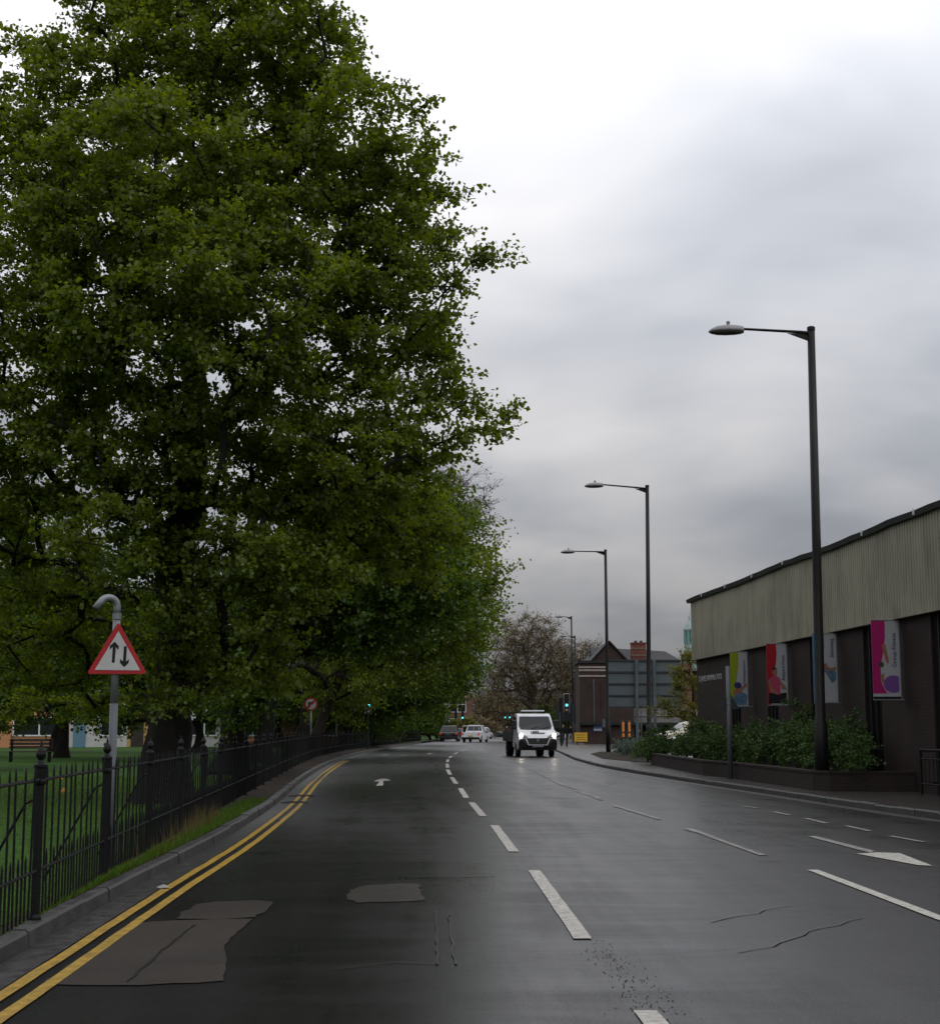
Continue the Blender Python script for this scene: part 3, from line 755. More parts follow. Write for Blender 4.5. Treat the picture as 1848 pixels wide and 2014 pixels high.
def make_tree(name, label, base, trunk_top, trunk_r, lobes, nclump, perclump, leaf, cr, leafmat, seed, flat=0.6, tipr=0.011, ntw=9, bark=None,
              wl=0.22, step=0.45, twr=0.004, group=None, wob=0.18, gap=0.0, flare=2.0, shell=2.0, cat='tree', upb=0.55, lift=0.25, extra=None):
    rg = np.random.default_rng(seed)
    base = np.array(base, float); top = np.array(trunk_top, float)
    n = max(5, int(np.linalg.norm(top - base) / 0.5))
    trunk = [base + (top - base) * (i / n) + (rg.normal(0, wob * 0.35, 3) * np.array([1, 1, 0.1]) if 0 < i else 0) for i in range(n + 1)]
    T = sample_lobes(rg, lobes, nclump, shell, gap)
    if extra is not None: T = np.concatenate([T, np.array(extra)])
    P, par, tip = skeleton(rg, trunk, T, wl, step, lift)
    acc = np.zeros(len(P)); acc[tip] += 1
    for i in range(len(P) - 1, 0, -1): acc[par[i]] += acc[i]
    r = tipr * np.maximum(acc, 1) ** 0.47
    tl = np.arange(n + 1) / n
    prof = trunk_r * (1 - 0.62 * tl); fl_ = np.arange(n + 1) * np.linalg.norm(top - base) / n; prof = prof * (1 + (flare - 1) * np.exp(-fl_ / 0.55))
    r[:n + 1] = np.maximum(np.minimum(r[:n + 1], prof * 1.05), prof)
    i = np.arange(1, len(P)); pi = par[1:]
    ra = np.where(i <= n, r[pi], np.minimum(r[pi], r[i] * 1.25)); rb = r[i]
    root = thing(name, label, cat, tuple(base), 0, group)
    loc = base
    VV, FF, off = [], [], 0
    # the trunk itself is one continuous tube, limbs start inside it
    ns = 12; TP = P[:n + 1] - loc; tr_ = r[:n + 1]; V = []; u = np.array([1.0, 0, 0])
    ridge = 1 + 0.10 * np.sin(np.arange(ns) * 2 * math.pi / ns * 3 + rg.uniform(0, 6)) + rg.normal(0, 0.03, ns)
    for q in range(n + 1):
        d_ = TP[min(q + 1, n)] - TP[max(q - 1, 0)]; d_ = d_ / (np.linalg.norm(d_) + 1e-9)
        u = u - d_ * u.dot(d_); u = u / (np.linalg.norm(u) + 1e-9); w2_ = np.cross(d_, u)
        for k_ in range(ns):
            a_ = 2 * math.pi * k_ / ns
            V.append(TP[q] + (u * math.cos(a_) + w2_ * math.sin(a_)) * tr_[q] * ridge[k_])
    VV.append(np.array(V)); FF.append(np.array([(q * ns + k_, q * ns + (k_ + 1) % ns, (q + 1) * ns + (k_ + 1) % ns, (q + 1) * ns + k_) for q in range(n) for k_ in range(ns)])); off += len(V)
    limb = i > n
    thick = (rb > 0.05) & limb
    for msk, ns in ((thick, 8), (limb & ~thick & (rb > tipr * 2.2), 5), (limb & ~thick & (rb <= tipr * 2.2), 3)):
        if msk.any():
            V, F = tubes(P[pi[msk]] - loc, P[i[msk]] - loc, ra[msk], rb[msk], ns)
            VV.append(V); FF.append(F + off); off += len(V)
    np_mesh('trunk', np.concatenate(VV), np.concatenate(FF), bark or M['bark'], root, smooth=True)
    # twigs and leaves
    k = len(T); par_t = par[tip]
    out = T - P[par_t]; out /= np.linalg.norm(out, axis=1, keepdims=True) + 1e-9
    scl = rg.uniform(0.65, 1.3, k)
    tw = rg.normal(0, 1, (k, ntw, 3)); tw /= np.linalg.norm(tw, axis=2, keepdims=True)
    tw = tw * rg.uniform(0.55, 1.0, (k, ntw, 1)) * np.array([1, 1, flat]) + out[:, None] * 0.45
    E = T[:, None] + tw * cr * scl[:, None, None]
    A = np.repeat(T[:, None], ntw, 1).reshape(-1, 3); B = E.reshape(-1, 3)
    V, F = tubes(A - loc, B - loc, np.full(len(A), twr * 1.4), np.full(len(A), twr * 0.6), 3)
    crown = bpy.data.objects.new('crown', None)
    if perclump:
        per = np.maximum(1, (perclump * scl ** 2).astype(int)); idx = np.repeat(np.arange(k), per); m = len(idx)
        tj = rg.integers(0, ntw, m); s = rg.uniform(0.15, 1.12, m)[:, None]
        pos = T[idx] + (E[idx, tj] - T[idx]) * s + rg.normal(0, cr * 0.13, (m, 3)) * np.array([1, 1, 0.7])
        od = E[idx, tj] - T[idx]; od /= np.linalg.norm(od, axis=1, keepdims=True) + 1e-9
        LV, LF = leaves(rg, pos - loc, od, leaf, upb)
        ct = rg.uniform(0, 1, k)
        tint = np.clip(0.45 * ct[idx] + 0.55 * rg.uniform(0, 1, m), 0, 1)
        nv = len(LV)
        np_mesh('crown', np.concatenate([LV, V]), np.concatenate([LF, F + nv]), [leafmat, M['twig']], root,
                tint=np.concatenate([tint, np.zeros(len(F))]), midx=np.concatenate([np.zeros(len(LF), int), np.ones(len(F), int)]))
    else:
        np_mesh('crown', V, F, M['twig'], root)
    bpy.data.objects.remove(crown)
    return root

def lobe(u, v, ru, rv, Y, rd=None):
    p = at(u, v, Y); k = Y / FPX
    return (p.x, p.y, p.z, ru * k, rd if rd else (ru + rv) * 0.5 * k, rv * k)

# the great lime by the fence
b = gnd(322, 1592)
MAIN_Y = b.y
Y = MAIN_Y
lob = [lobe(450, 130, 260, 230, Y + 0.5), lobe(170, 330, 230, 250, Y), lobe(640, 380, 240, 260, Y - 0.5), lobe(330, 420, 260, 260, Y - 1.8),
       lobe(400, 620, 330, 210, Y - 2.4), lobe(740, 620, 190, 210, Y - 0.4), lobe(850, 820, 120, 90, Y - 0.8), lobe(985, 820, 62, 45, Y - 1.0), lobe(935, 505, 55, 34, Y - .5), lobe(890, 520, 50, 40, Y),
       lobe(70, 640, 220, 230, Y - 1.0), lobe(180, 880, 260, 150, Y - 0.6), lobe(560, 880, 330, 170, Y - 1.0), lobe(680, 1010, 230, 150, Y + 1.5),
       lobe(470, 1130, 190, 140, Y - 1.6), lobe(420, 1310, 105, 95, Y - 1.2), lobe(515, 1300, 45, 85, Y - 0.3), lobe(90, 1385, 120, 35, Y + 4), lobe(215, 1395, 40, 30, Y + 3), lobe(80, 1090, 170, 130, Y + 0.5), lobe(250, 1040, 120, 130, Y - 2.0),
       lobe(335, 1150, 85, 190, Y - 0.5), lobe(340, 1330, 60, 110, Y - 0.9), lobe(100, 1250, 150, 120, Y + 2), lobe(20, 950, 150, 160, Y - 1), lobe(590, 150, 130, 170, Y), lobe(330, 30, 230, 120, Y + 0.5), lobe(800, 430, 110, 150, Y), lobe(90, 130, 90, 70, Y)]
tt = at(410, 420, Y)
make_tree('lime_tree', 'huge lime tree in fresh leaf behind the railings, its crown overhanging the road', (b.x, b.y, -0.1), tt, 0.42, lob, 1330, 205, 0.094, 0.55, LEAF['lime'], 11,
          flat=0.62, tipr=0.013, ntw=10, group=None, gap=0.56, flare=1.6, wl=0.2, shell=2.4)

# limes farther along the railings
def row_tree(name, label, X, Yd, hz, lobes_, n, per, leaf, cr, seed, tr=0.34, mt='lime2', lean=0.0):
    make_tree(name, label, (X, Yd, 0.05), (X + lean + 0.6, Yd, hz * 0.68), tr, lobes_, n, per, leaf, cr, LEAF[mt], seed, gap=cr * 0.6, step=0.7, tipr=0.018, ntw=7, twr=0.006, group='limes along the railings')
row_tree('lime_tree', 'second lime along the railings, low crown beside the no right turn sign', fence_x(46) - 1.6, 46, 12,
         [lobe(720, 1050, 190, 130, 45), lobe(600, 1165, 140, 125, 46), lobe(800, 1150, 130, 100, 43), lobe(500, 1310, 60, 80, 44), lobe(700, 1200, 130, 90, 48), lobe(470, 1390, 60, 40, 45)], 420, 150, 0.125, 0.85, 21)
row_tree('lime_tree', 'third lime along the railings with a bright spray reaching over the lane', fence_x(64) - 1.8, 64, 13,
         [lobe(850, 1060, 110, 90, 62), lobe(900, 1140, 95, 70, 60), lobe(760, 1180, 150, 140, 64), lobe(870, 1240, 95, 90, 63), lobe(670, 1290, 110, 90, 78), lobe(810, 1310, 60, 40, 62), lobe(650, 1380, 60, 35, 80)], 380, 130, 0.14, 1.1, 22, mt='lime')
row_tree('lime_tree', 'dark lime behind the signal by the railings', fence_x(88) - 2.0, 88, 13,
         [lobe(880, 1210, 95, 80, 86), lobe(790, 1290, 120, 90, 88), lobe(900, 1290, 50, 50, 84), lobe(680, 1320, 100, 80, 110), lobe(830, 1345, 50, 35, 88), lobe(690, 1400, 70, 28, 113)], 320, 110, 0.17, 1.35, 23)
row_tree('lime_tree', 'lime with a pale slender trunk between the two signals', fence_x(112) - 1.8, 112, 13,
         [lobe(860, 1290, 85, 80, 110), lobe(780, 1340, 90, 60, 114), lobe(900, 1330, 45, 45, 108), lobe(840, 1365, 45, 30, 112), lobe(740, 1405, 60, 28, 116)], 240, 100, 0.2, 1.5, 24)
row_tree('lime_tree', 'small bright lime at the far end of the railings', fence_x(140) - 2.4, 140, 9,
         [lobe(855, 1375, 30, 40, 146), lobe(830, 1350, 50, 50, 146), lobe(880, 1345, 30, 35, 146)], 120, 80, 0.22, 1.5, 25, tr=0.25, mt='lime')

LB = [(124, 2.2, 3.4, 'laurel bush behind the railings past the green signal'), (138, 2.0, 3.8, 'laurel bush where the railings curve under the limes'), (152, 2.0, 3.6, 'laurel bush near the end of the railings'),
      (167, 1.6, 4.2, 'tall laurel at the end of the railings by the black car'), (183, -0.4, 4.6, 'dark laurel mass beyond the end of the railings'), (205, 0.4, 5.5, 'dark evergreen before the far brick block')]
for i, (d_, off_, h_, lb_) in enumerate(LB):
    x_ = fence_x(d_) - off_ if d_ < 180 else left_x(d_) - off_ - 1.5
    make_tree('laurel_bush', lb_, (x_, d_, 0.0), (x_, d_, h_ * .5), 0.12, [(x_, d_, h_ * .5, 2.0, 5.0, h_ * .45), (x_ - 3.2, d_, h_ * .55, 2.4, 5.0, h_ * .5), (x_ - 7.5, d_ + 2, h_ * .55, 3.0, 5.0, h_ * .5)], 170, 90, 0.2, 0.9, LEAF['park'], 300 + i, step=0.8, tipr=0.02, ntw=6, twr=0.008, group='laurels behind the railings', cat='bush')

# bare purplish tree behind the limes
make_tree('budding_tree', 'bare purplish budding tree showing between lime crowns', (-8.2, 78, 0.05), (-5.0, 78, 8), 0.3,
          [lobe(925, 1000, 55, 75, 76), lobe(860, 980, 80, 70, 78), lobe(800, 1080, 120, 90, 80)], 420, 14, 0.085, 0.8, LEAF['purplebud'], 31, ntw=10, twr=0.006, tipr=0.014, step=0.5, bark=M['twig'])

# park trees on the lawn
PK = [(-16.5, 52, 10.5, 41, 'broad park tree standing closest to the railings beside the bench lawn'), (-19.0, 72, 11.5, 42, 'park tree shading the bench on the lawn'), (-24.5, 92, 12.5, 43, 'tall park tree with a thick dark trunk before the terraced houses'), (-15.5, 88, 11.5, 44, 'park tree seen past the triangular sign pole'),
      (-27, 78, 11, 45, 'park tree before the peach house'), (-12.8, 66, 9.0, 46, 'low park tree beside the great lime'), (-14, 112, 12, 47, 'park tree behind the railings by the parked vehicles')]
for i, (x, y, h, sd, lb) in enumerate(PK):
    c = lambda dx, dy, z, r, rz_: (x + dx, y + dy, z, r, r, rz_)
    make_tree('park_tree', lb, (x, y, 0.05), (x + .3, y, h * 0.62), 0.22 if i not in (2,) else 0.38,
              [c(0, 0, h * .66, 3.8, h * .30), c(2.2, 0.8, h * .5, 2.7, h * .22), c(-2.3, -1, h * .52, 2.7, h * .22), c(.4, -1.8, h * .36, 3.0, h * .16), c(-2.6, -1.5, 2.6, 2.2, 1.4), c(2.6, -1.2, 2.5, 2.2, 1.3)], 260, 100, 0.15, 1.0, LEAF['park'], sd,
              gap=0.6, step=0.7, tipr=0.016, ntw=7, twr=0.006, group='trees on the park lawn')

# the big plane tree at the junction and others far behind
pb = at(1045, 1447, 185)
k = 185 / FPX
make_tree('plane_tree', 'big bare plane tree with spreading limbs and tiny brown buds at the junction', (pb.x, 185, 0.1), at(1045, 1330, 185), 0.95,
          [lobe(1040, 1300, 95, 90, 185), lobe(1000, 1350, 60, 60, 183), lobe(1095, 1320, 50, 70, 186), lobe(970, 1390, 30, 40, 184), lobe(1030, 1250, 70, 45, 185)], 620, 42, 0.15, 1.2, LEAF['bud'], 51,
          ntw=12, twr=0.011, tipr=0.026, step=0.9, bark=M['planebark'], lift=0.35, shell=2.6, flat=0.9, flare=1.6, wl=0.35)
make_tree('plane_tree', 'smaller pale budding tree behind the brick hall roof', (at(1150, 1440, 230).x, 230, 0.1), at(1150, 1330, 230), 0.5,
          [lobe(1140, 1310, 50, 55, 230), lobe(1165, 1290, 25, 30, 228), lobe(1110, 1370, 40, 40, 230)], 260, 22, 0.2, 1.5, LEAF['bud'], 52, ntw=9, twr=0.016, tipr=0.03, step=1.2, bark=M['planebark'])
for i, (u, dd, hv, sd, lb) in enumerate([(950, 285, 1345, 61, 'brown budding tree closing the view beyond the junction'), (995, 300, 1365, 62, 'low dark tree behind the far pair of signals'),
                                      (1075, 260, 1370, 63, 'bushy dark tree behind the white van'), (1120, 250, 1390, 64, 'small dark tree behind the white edged signal'), (912, 235, 1408, 65, 'small golden bush by the far brick block'), (956, 240, 1412, 66, 'rounded olive bush beside the far brick block')]):
    px = at(u, 1440, dd)
    hh = at(u, hv, dd).z
    bush = i > 3
    make_tree('garden_bush' if bush else 'far_tree', lb, (px.x, dd, 0.0), (px.x, dd, hh * .55), 0.12 if bush else 0.4,
              [(px.x, dd, hh * .58, hh * (.5 if bush else .42), hh * .4, hh * .42), (px.x + hh * .3, dd, hh * .42, hh * .3, hh * .3, hh * .3), (px.x - hh * .3, dd, hh * .42, hh * .3, hh * .3, hh * .3)],
              120 if not bush else 60, 60, 0.30 if not bush else 0.22, 1.5 if not bush else 0.8, LEAF['gold'] if i == 4 else (LEAF['bud'] if i in (0, 1, 5) else LEAF['park']), sd, step=1.0, tipr=0.03, ntw=6, twr=0.015, cat='bush' if bush else 'tree')

# young golden tree at the building corner
gb = at(1372, 1470, 57.5)
make_tree('young_tree', 'young golden-leaved tree against the corner of the brick pool building', (gb.x + 0.05, 58.5, KH), at(1362, 1330, 58), 0.07,
          [lobe(1352, 1330, 28, 50, 58), lobe(1335, 1390, 35, 30, 57.5), lobe(1300, 1390, 25, 12, 57.5), lobe(1360, 1410, 22, 25, 58), lobe(1355, 1290, 16, 20, 58)], 75, 60, 0.075, 0.36, LEAF['gold'], 71, ntw=6, tipr=0.008, step=0.3, twr=0.004)

# ------------------------------------------------------------------ iron railings of the park
def fence():
    root = thing('iron_railings', 'black iron park railings with finialed posts, tall bars and low dog bars', 'fence', (fence_x(11), 11, KH))
    o0 = Vector((fence_x(11), 11, KH))
    S = 2.9; posts = []
    d = 11.0 - 2 * S
    while d < 168: posts.append(d); d += S
    # one post mesh
    mb = MB()
    mb.lathe([(0.045, -0.03), (0.045, 0.02), (0.033, 0.04), (0.033, 0.93), (0.046, 0.945), (0.046, 0.965), (0.040, 0.975), (0.044, 1.05), (0.050, 1.06), (0.050, 1.075), (0.030, 1.09), (0.020, 1.11), (0.034, 1.13), (0.038, 1.15), (0.030, 1.175), (0.012, 1.20), (0.007, 1.235), (0.002, 1.25)], 10)
    pm = mb.build('post', M['iron'], root, smooth=False)
    first = True
    def put(o, x, y, z=0.0): o.location = (x - o0.x, y - o0.y, z)
    for d in posts:
        if d > 120: break
        o = pm if first else pm.copy()
        if not first: COL.objects.link(o); o.parent = root
        first = False
        put(o, fence_x(d), d)
        # back stay
        if d < 45:
            st = MB().tube([(-0.03, 0, 0.84), (-0.10, 0.0, 0.80), (-0.55, 0.05, -0.02)], 0.011, 6).build('back_stay', M['iron'], root)
            put(st, fence_x(d), d)
    # rails per bay
    for a, b_ in zip(posts[:-1], posts[1:]):
        nseg = 1 if a < 60 else 1
        for z in (0.97, 0.34):
            mb = MB(); A = Vector((fence_x(a), a, KH + z)) - o0; B = Vector((fence_x(b_), b_, KH + z)) - o0
            mb.bar(A, B, 0.013, 6)
            mb.build('rail', M['iron'], root)
    # bars
    def bar_mesh(h):
        r_, hb = 0.0085, h
        return MB().lathe([(r_, 0.03), (r_, hb - 0.09), (r_ * 1.15, hb - 0.085), (r_ * 0.9, hb - 0.04), (0.001, hb)], 6)
    tall = bar_mesh(1.07).build('bar', M['iron'], root); low = bar_mesh(0.475).build('dog_bar', M['iron'], root)
    ft, fl = True, True
    far = MB(); rr = random.Random(5)
    for bi, (a, b_) in enumerate(zip(posts[:-1], posts[1:])):
        for k in range(1, 24):
            t = k / 24; d = a + (b_ - a) * t
            x = fence_x(a) + (fence_x(b_) - fence_x(a)) * t
            istall = k % 2 == 0
            if bi < 10:
                src = tall if istall else low
                if (istall and ft) or (not istall and fl):
                    o = src
                    if istall: ft = False
                    else: fl = False
                else:
                    o = src.copy(); COL.objects.link(o); o.parent = root
                put(o, x, d); o.rotation_euler = (rr.gauss(0, 0.006), rr.gauss(0, 0.006), 0)
            else:
                h = 1.07 if istall else 0.475
                p_ = Vector((x, d, KH)) - o0
                far.bar(p_ + Vector((0, 0, 0.03)), p_ + Vector((0, 0, h)), 0.0095, 4, 0.006, caps=False)
    fo = far.build('far_bars', M['iron'], root); fo['kind'] = 'stuff'
fence()

# grass and weeds on the verge, and blades on the near lawn
def blades(name, P, h, w_, m, label, rg, lean=0.35):
    n = len(P)
    a = rg.uniform(0, 2 * math.pi, n); hh = h * rg.uniform(0.5, 1.25, n)
    dx, dy = np.cos(a), np.sin(a); ln = rg.normal(0, lean, (n, 2)) * hh[:, None]
    W = w_ * rg.uniform(.6, 1.3, n)
    z0 = P[:, 2]
    V = np.stack([np.stack([P[:, 0] - dx * W, P[:, 1] - dy * W, z0], 1), np.stack([P[:, 0] + dx * W, P[:, 1] + dy * W, z0], 1),
                  np.stack([P[:, 0] + ln[:, 0], P[:, 1] + ln[:, 1], z0 + hh], 1)], 1).reshape(-1, 3)
    o = np_mesh(name, V, np.arange(3 * n).reshape(n, 3), m, tint=rg.uniform(0, 1, n))
    return props(o, label, 'grass', kind='stuff')
rg = np.random.default_rng(8)
n = 26000
dd = rg.uniform(8.5, 30, n)
fx = np.array([fence_x(d) for d in dd]); lx = np.array([left_x(d) - 0.14 for d in dd])
tt_ = rg.beta(2.2, 1.2, n)
dens = np.interp(dd, [8, 11, 13, 15, 20, 25, 30], [0.10, 0.15, 0.75, 1, 1, .7, .3]) * (0.35 + 0.65 * (np.sin(dd * 2.3) * .5 + .5))
keep = rg.random(n) < dens
x = lx - 0.01 - (lx - fx) * (1 - tt_)
blades('verge_grass', np.stack([x[keep], dd[keep], np.full(keep.sum(), KH - 0.01)], 1), 0.075, 0.004, LEAF['grass'], 'strip of bright grass growing along the back of the left kerb', rg)
n = 420
dd = np.concatenate([rg.normal(20.5, 1.6, 260), rg.uniform(15, 24, 160)])
x = np.array([fence_x(d) + rg.uniform(0.03, 0.22) for d in dd])
blades('dry_weeds', np.stack([x, dd, np.full(n, KH - 0.01)], 1), 0.30, 0.0035, LEAF['dry'], 'tall dry weeds growing at the foot of the railings', rg, 0.18)
n = 120000
dd = 9 + 34 * rg.random(n) ** 1.5
x = np.array([fence_x(d) for d in dd]) - 0.2 - 16 * rg.random(n) ** 1.3
z = 0.10 + 0.05 * np.sin(x * 0.21) * np.sin(dd * 0.13) - 0.01
blades('lawn_grass', np.stack([x, dd, z], 1), 0.055, 0.007, LEAF['grass'], 'short green grass of the park lawn behind the railings', rg, 0.5)

# ------------------------------------------------------------------ signs on the left
def pole_mesh(r, z0, z1, n=12): return MB().lathe([(r, z0), (r, z1)], n)
def triangle_sign():
    Y_ = 15.4
    c = at(231, 1283, Y_)
    root = thing('warning_sign', 'red bordered triangular two way traffic warning sign on a hooked grey pole', 'road sign', (at(230, 1500, Y_).x - 0.06, Y_ + 0.06, 0.1))
    ox, oy, oz = root.location
    lean = at(236, 1240, Y_).x - at(226, 1650, Y_).x
    pts = [(0.0, 0, -0.2), (0.0, 0, at(230, 1223, Y_).z - oz + 0.06)]
    MB().tube([pts[0], (0, 0, 1.6)], 0.041, 14).build('pole', M['polegrey'], root, smooth=True)
    MB().tube([(0, 0, 1.6), pts[1]], 0.038, 14).build('upper_pole', M['galv'], root, smooth=True)
    zt = pts[1][2]
    MB().lathe([(0.046, zt - 0.03), (0.047, zt + 0.03)], 14).build('collar', M['galv'], root)
    arc = [(0, 0, zt + 0.02), (0.0, 0, zt + 0.08)] + [(-0.075 + 0.075 * math.cos(a), -0.10 * (1 - math.cos(a)) / 2, zt + 0.10 + 0.085 * math.sin(a)) for a in [R(q) for q in range(0, 151, 15)]]
    e = Vector(arc[-1]); dd_ = (e - Vector(arc[-2])).normalized()
    arc.append(tuple(e + dd_ * 0.09))
    MB().tube(arc, 0.037, 14).build('swan_neck', M['galv'], root, smooth=True)
    e2 = Vector(arc[-1])
    MB().bar(e2 - dd_ * 0.0, e2 + dd_ * 0.012, 0.034, 14).build('dark_neck_cap', M['black'], root)  # solid black end cap, the hollow neck's inner shade as colour
    # plate
    k = Y_ / FPX / 1.01
    cx_, cz = c.x - ox, c.z - oz
    yp = -0.055
    def P2(pts2, y): return [(cx_ + (u - 231.5) * k, y, cz - (v - 1283) * k) for u, v in pts2]
    def rtri(s):   # rounded triangle
        A = [(231.5, 1222), (291, 1325.5), (172, 1325.5)]; ctr_ = (231.5, 1291); out = []
        for i, a in enumerate(A):
            for j in (-1, 0, 1):
                nb = A[(i + (1 if j > 0 else -1)) % 3] if j else None
                q = a if j == 0 else (a[0] + (nb[0] - a[0]) * 0.055, a[1] + (nb[1] - a[1]) * 0.055)
                if j == 0: q = (a[0] + (ctr_[0] - a[0]) * 0.045, a[1] + (ctr_[1] - a[1]) * 0.045)
                out.append((ctr_[0] + (q[0] - ctr_[0]) * s, ctr_[1] + (q[1] - ctr_[1]) * s))
        return out
    pl = MB().prism(P2(rtri(1.0), yp), (0, 0.012, 0)).build('plate', M['red'], root)
    MB().prism(P2([(232.5, 1241), (278, 1318.5), (188, 1317.5)], yp - 0.003), (0, 0.002, 0)).build('face', M['white'], pl)
    def cs(x, y): return ((150 + x / 7.745) * 0.9701, (1190 + y / 7.745) * 0.9701)
    MB().prism(P2([cs(*q) for q in ((642, 858), (708, 930), (704, 985), (660, 940), (650, 1188), (606, 1186), (614, 938), (565, 980), (570, 922))], yp - 0.006), (0, 0.002, 0)).build('arrow', M['signblack'], pl)
    MB().prism(P2([cs(*q) for q in ((790, 930), (836, 932), (828, 1172), (876, 1136), (868, 1194), (802, 1258), (734, 1188), (738, 1130), (782, 1168))], yp - 0.006), (0, 0.002, 0)).build('arrow', M['signblack'], pl)
    for z in (cz + 0.02, cz - 0.15):
        MB().box((-0.05, yp + 0.012, z - 0.012), (0.05, 0.045, z + 0.012)).build('clip', M['galv'], root)
triangle_sign()

def disc(mb, c, r, y0, y1, n=24):
    return mb.prism([(c[0] + r * math.cos(2 * math.pi * i / n), y0, c[1] + r * math.sin(2 * math.pi * i / n)) for i in range(n)], (0, y1 - y0, 0))
def no_turn_sign():
    Y_ = 69; c = at(612, 1385, Y_)
    root = thing('no_right_turn_sign', 'round red ringed no right turn sign on a thin grey pole behind the railings', 'road sign', (c.x, Y_, 0.1))
    cz = c.z - 0.1
    pole_mesh(0.038, -0.05, cz + 0.2).build('pole', M['galv'], root, smooth=True)
    pl = disc(MB(), (0, cz), 0.30, -0.07, -0.05).build('plate', M['red'], root)
    disc(MB(), (0, cz), 0.235, -0.074, -0.071).build('face', M['white'], pl)
    MB().prism([(-0.13, -0.078, cz - 0.16), (-0.06, -0.078, cz - 0.16), (-0.06, -0.078, cz + 0.03), (0.05, -0.078, cz + 0.03), (0.05, -0.078, cz - 0.01), (0.15, -0.078, cz + 0.065), (0.05, -0.078, cz + 0.14), (0.05, -0.078, cz + 0.1), (-0.13, -0.078, cz + 0.1)], (0, 0.003, 0)).build('arrow', M['signblack'], pl)
    a = R(45); w2 = 0.026
    MB().prism([(-0.19 - w2, -0.082, cz - 0.19 + w2), (-0.19 + w2, -0.082, cz - 0.19 - w2), (0.19 + w2, -0.082, cz + 0.19 - w2), (0.19 - w2, -0.082, cz + 0.19 + w2)], (0, 0.003, 0)).build('slash', M['red'], pl)
no_turn_sign()

# ------------------------------------------------------------------ traffic signals
def signal(label, X, Yd, ztop, h=1.15, w_=0.42, rz=0.0, back=False, roundel=True, border=True, pole_dx=0.0, base=KH, pole=True):
    root = thing('traffic_signal', label, 'traffic light', (X, Yd, base), rz, 'traffic signals at the junction')
    zt = ztop - base; z0 = zt - h
    MB().lathe([(0.075, -0.02), (0.075, 0.9), (0.057, 0.92), (0.057, zt - 0.1)], 12).build('pole', M['lamppole'], root)
    hd = MB().box((-w_ / 2 + 0.03 + pole_dx, -0.30, z0 + 0.03), (w_ / 2 - 0.03 + pole_dx, -0.09, zt - 0.03)).build('signal_head', M['black'], root, bevel=0.02)
    yb = -0.085
    if border:
        MB().prism([(-w_ / 2 + pole_dx, yb, z0), (w_ / 2 + pole_dx, yb, z0), (w_ / 2 + pole_dx, yb, zt), (-w_ / 2 + pole_dx, yb, zt)], (0, 0.01, 0)).build('backing_board', M['sigborder'], root)
        MB().prism([(-w_ / 2 + 0.035 + pole_dx, yb - 0.004, z0 + .035), (w_ / 2 - 0.035 + pole_dx, yb - 0.004, z0 + .035), (w_ / 2 - 0.035 + pole_dx, yb - 0.004, zt - .035), (-w_ / 2 + 0.035 + pole_dx, yb - 0.004, zt - .035)], (0, 0.003, 0)).build('backing_face', M['black'], root)
    if not back:
        n = 4 if roundel else 3
        for i in range(n):
            zc_ = zt - (i + 0.5) * h / n; r_ = 0.10 if not roundel else 0.095
            m_ = M['greenlight'] if i == 2 else (M['deadlens'] if i < 2 else M['white'])
            ln = disc(MB(), (pole_dx, zc_), r_, -0.312, -0.302).build('lens', m_, hd)
            if i < 3:
                pts = [(pole_dx + r_ * 1.12 * math.cos(R(q)), zc_ + r_ * 1.12 * math.sin(R(q))) for q in range(-10, 191, 20)]
                vs = [(x_, -0.302, z_) for x_, z_ in pts] + [(x_, -0.46, z_ - 0.01) for x_, z_ in pts]
                kk = len(pts)
                MB().add(vs, [(j, j + 1, kk + j + 1, kk + j) for j in range(kk - 1)]).build('hood', M['black'], hd)
            else:
                ring = [(pole_dx + r_ * 1.02 * math.cos(R(q)), zc_ + r_ * 1.02 * math.sin(R(q))) for q in range(0, 360, 20)]
                mb = MB(); kk = len(ring)
                inn = [(pole_dx + r_ * .78 * math.cos(R(q)), zc_ + r_ * .78 * math.sin(R(q))) for q in range(0, 360, 20)]
                mb.add([(x_, -0.316, z_) for x_, z_ in ring] + [(x_, -0.316, z_) for x_, z_ in inn], [(j, (j + 1) % kk, kk + (j + 1) % kk, kk + j) for j in range(kk)])
                mb.build('roundel_ring', M['red'], hd)
                MB().prism([(pole_dx - .05, -0.318, zc_ - .05), (pole_dx - .02, -0.318, zc_ - .05), (pole_dx + .05, -0.318, zc_ + .05), (pole_dx + .02, -0.318, zc_ + .05)], (0, 0.001, 0)).build('roundel_bar', M['signblack'], hd)
    return root
p = at(1113.5, 1382, 118)
signal('signal with white edged board and lit green lamp beside the white van', p.x, 118, at(1113, 1364, 118).z, 1.42, 0.46)
p = at(1103, 1385, 121)
signal('dark signal seen from its back next to the white edged one', p.x, 121, at(1103, 1371, 121).z, 1.2, 0.44, rz=math.pi, back=True, border=False)
p = at(724, 1382, 103)
signal('signal with lit green lamp standing by the railings under the limes', p.x, 103, at(724, 1362, 103).z, 1.42, 0.46, rz=R(12))
p = at(909.5, 1408, 205)
signal('far signal with lit green lamp beyond the white pickup', p.x, 205, at(909, 1398, 205).z, 1.1, 0.42, roundel=False, base=0.0, border=False)
p = at(896, 1408, 206)
signal('far dark signal seen from its back beside the brick block', p.x, 206, at(896, 1399, 206).z, 1.0, 0.42, rz=math.pi, back=True, border=False, base=0.0)
for u, lb in ((993, 'far green signal of the pair, the one nearer the white pickup'), (1002, 'far green signal of the pair, the one nearer the white van')):
    p = at(u, 1408, 225)
    signal(lb, p.x, 225, at(u, 1398, 225).z, 1.15, 0.40, roundel=False, base=0.0)

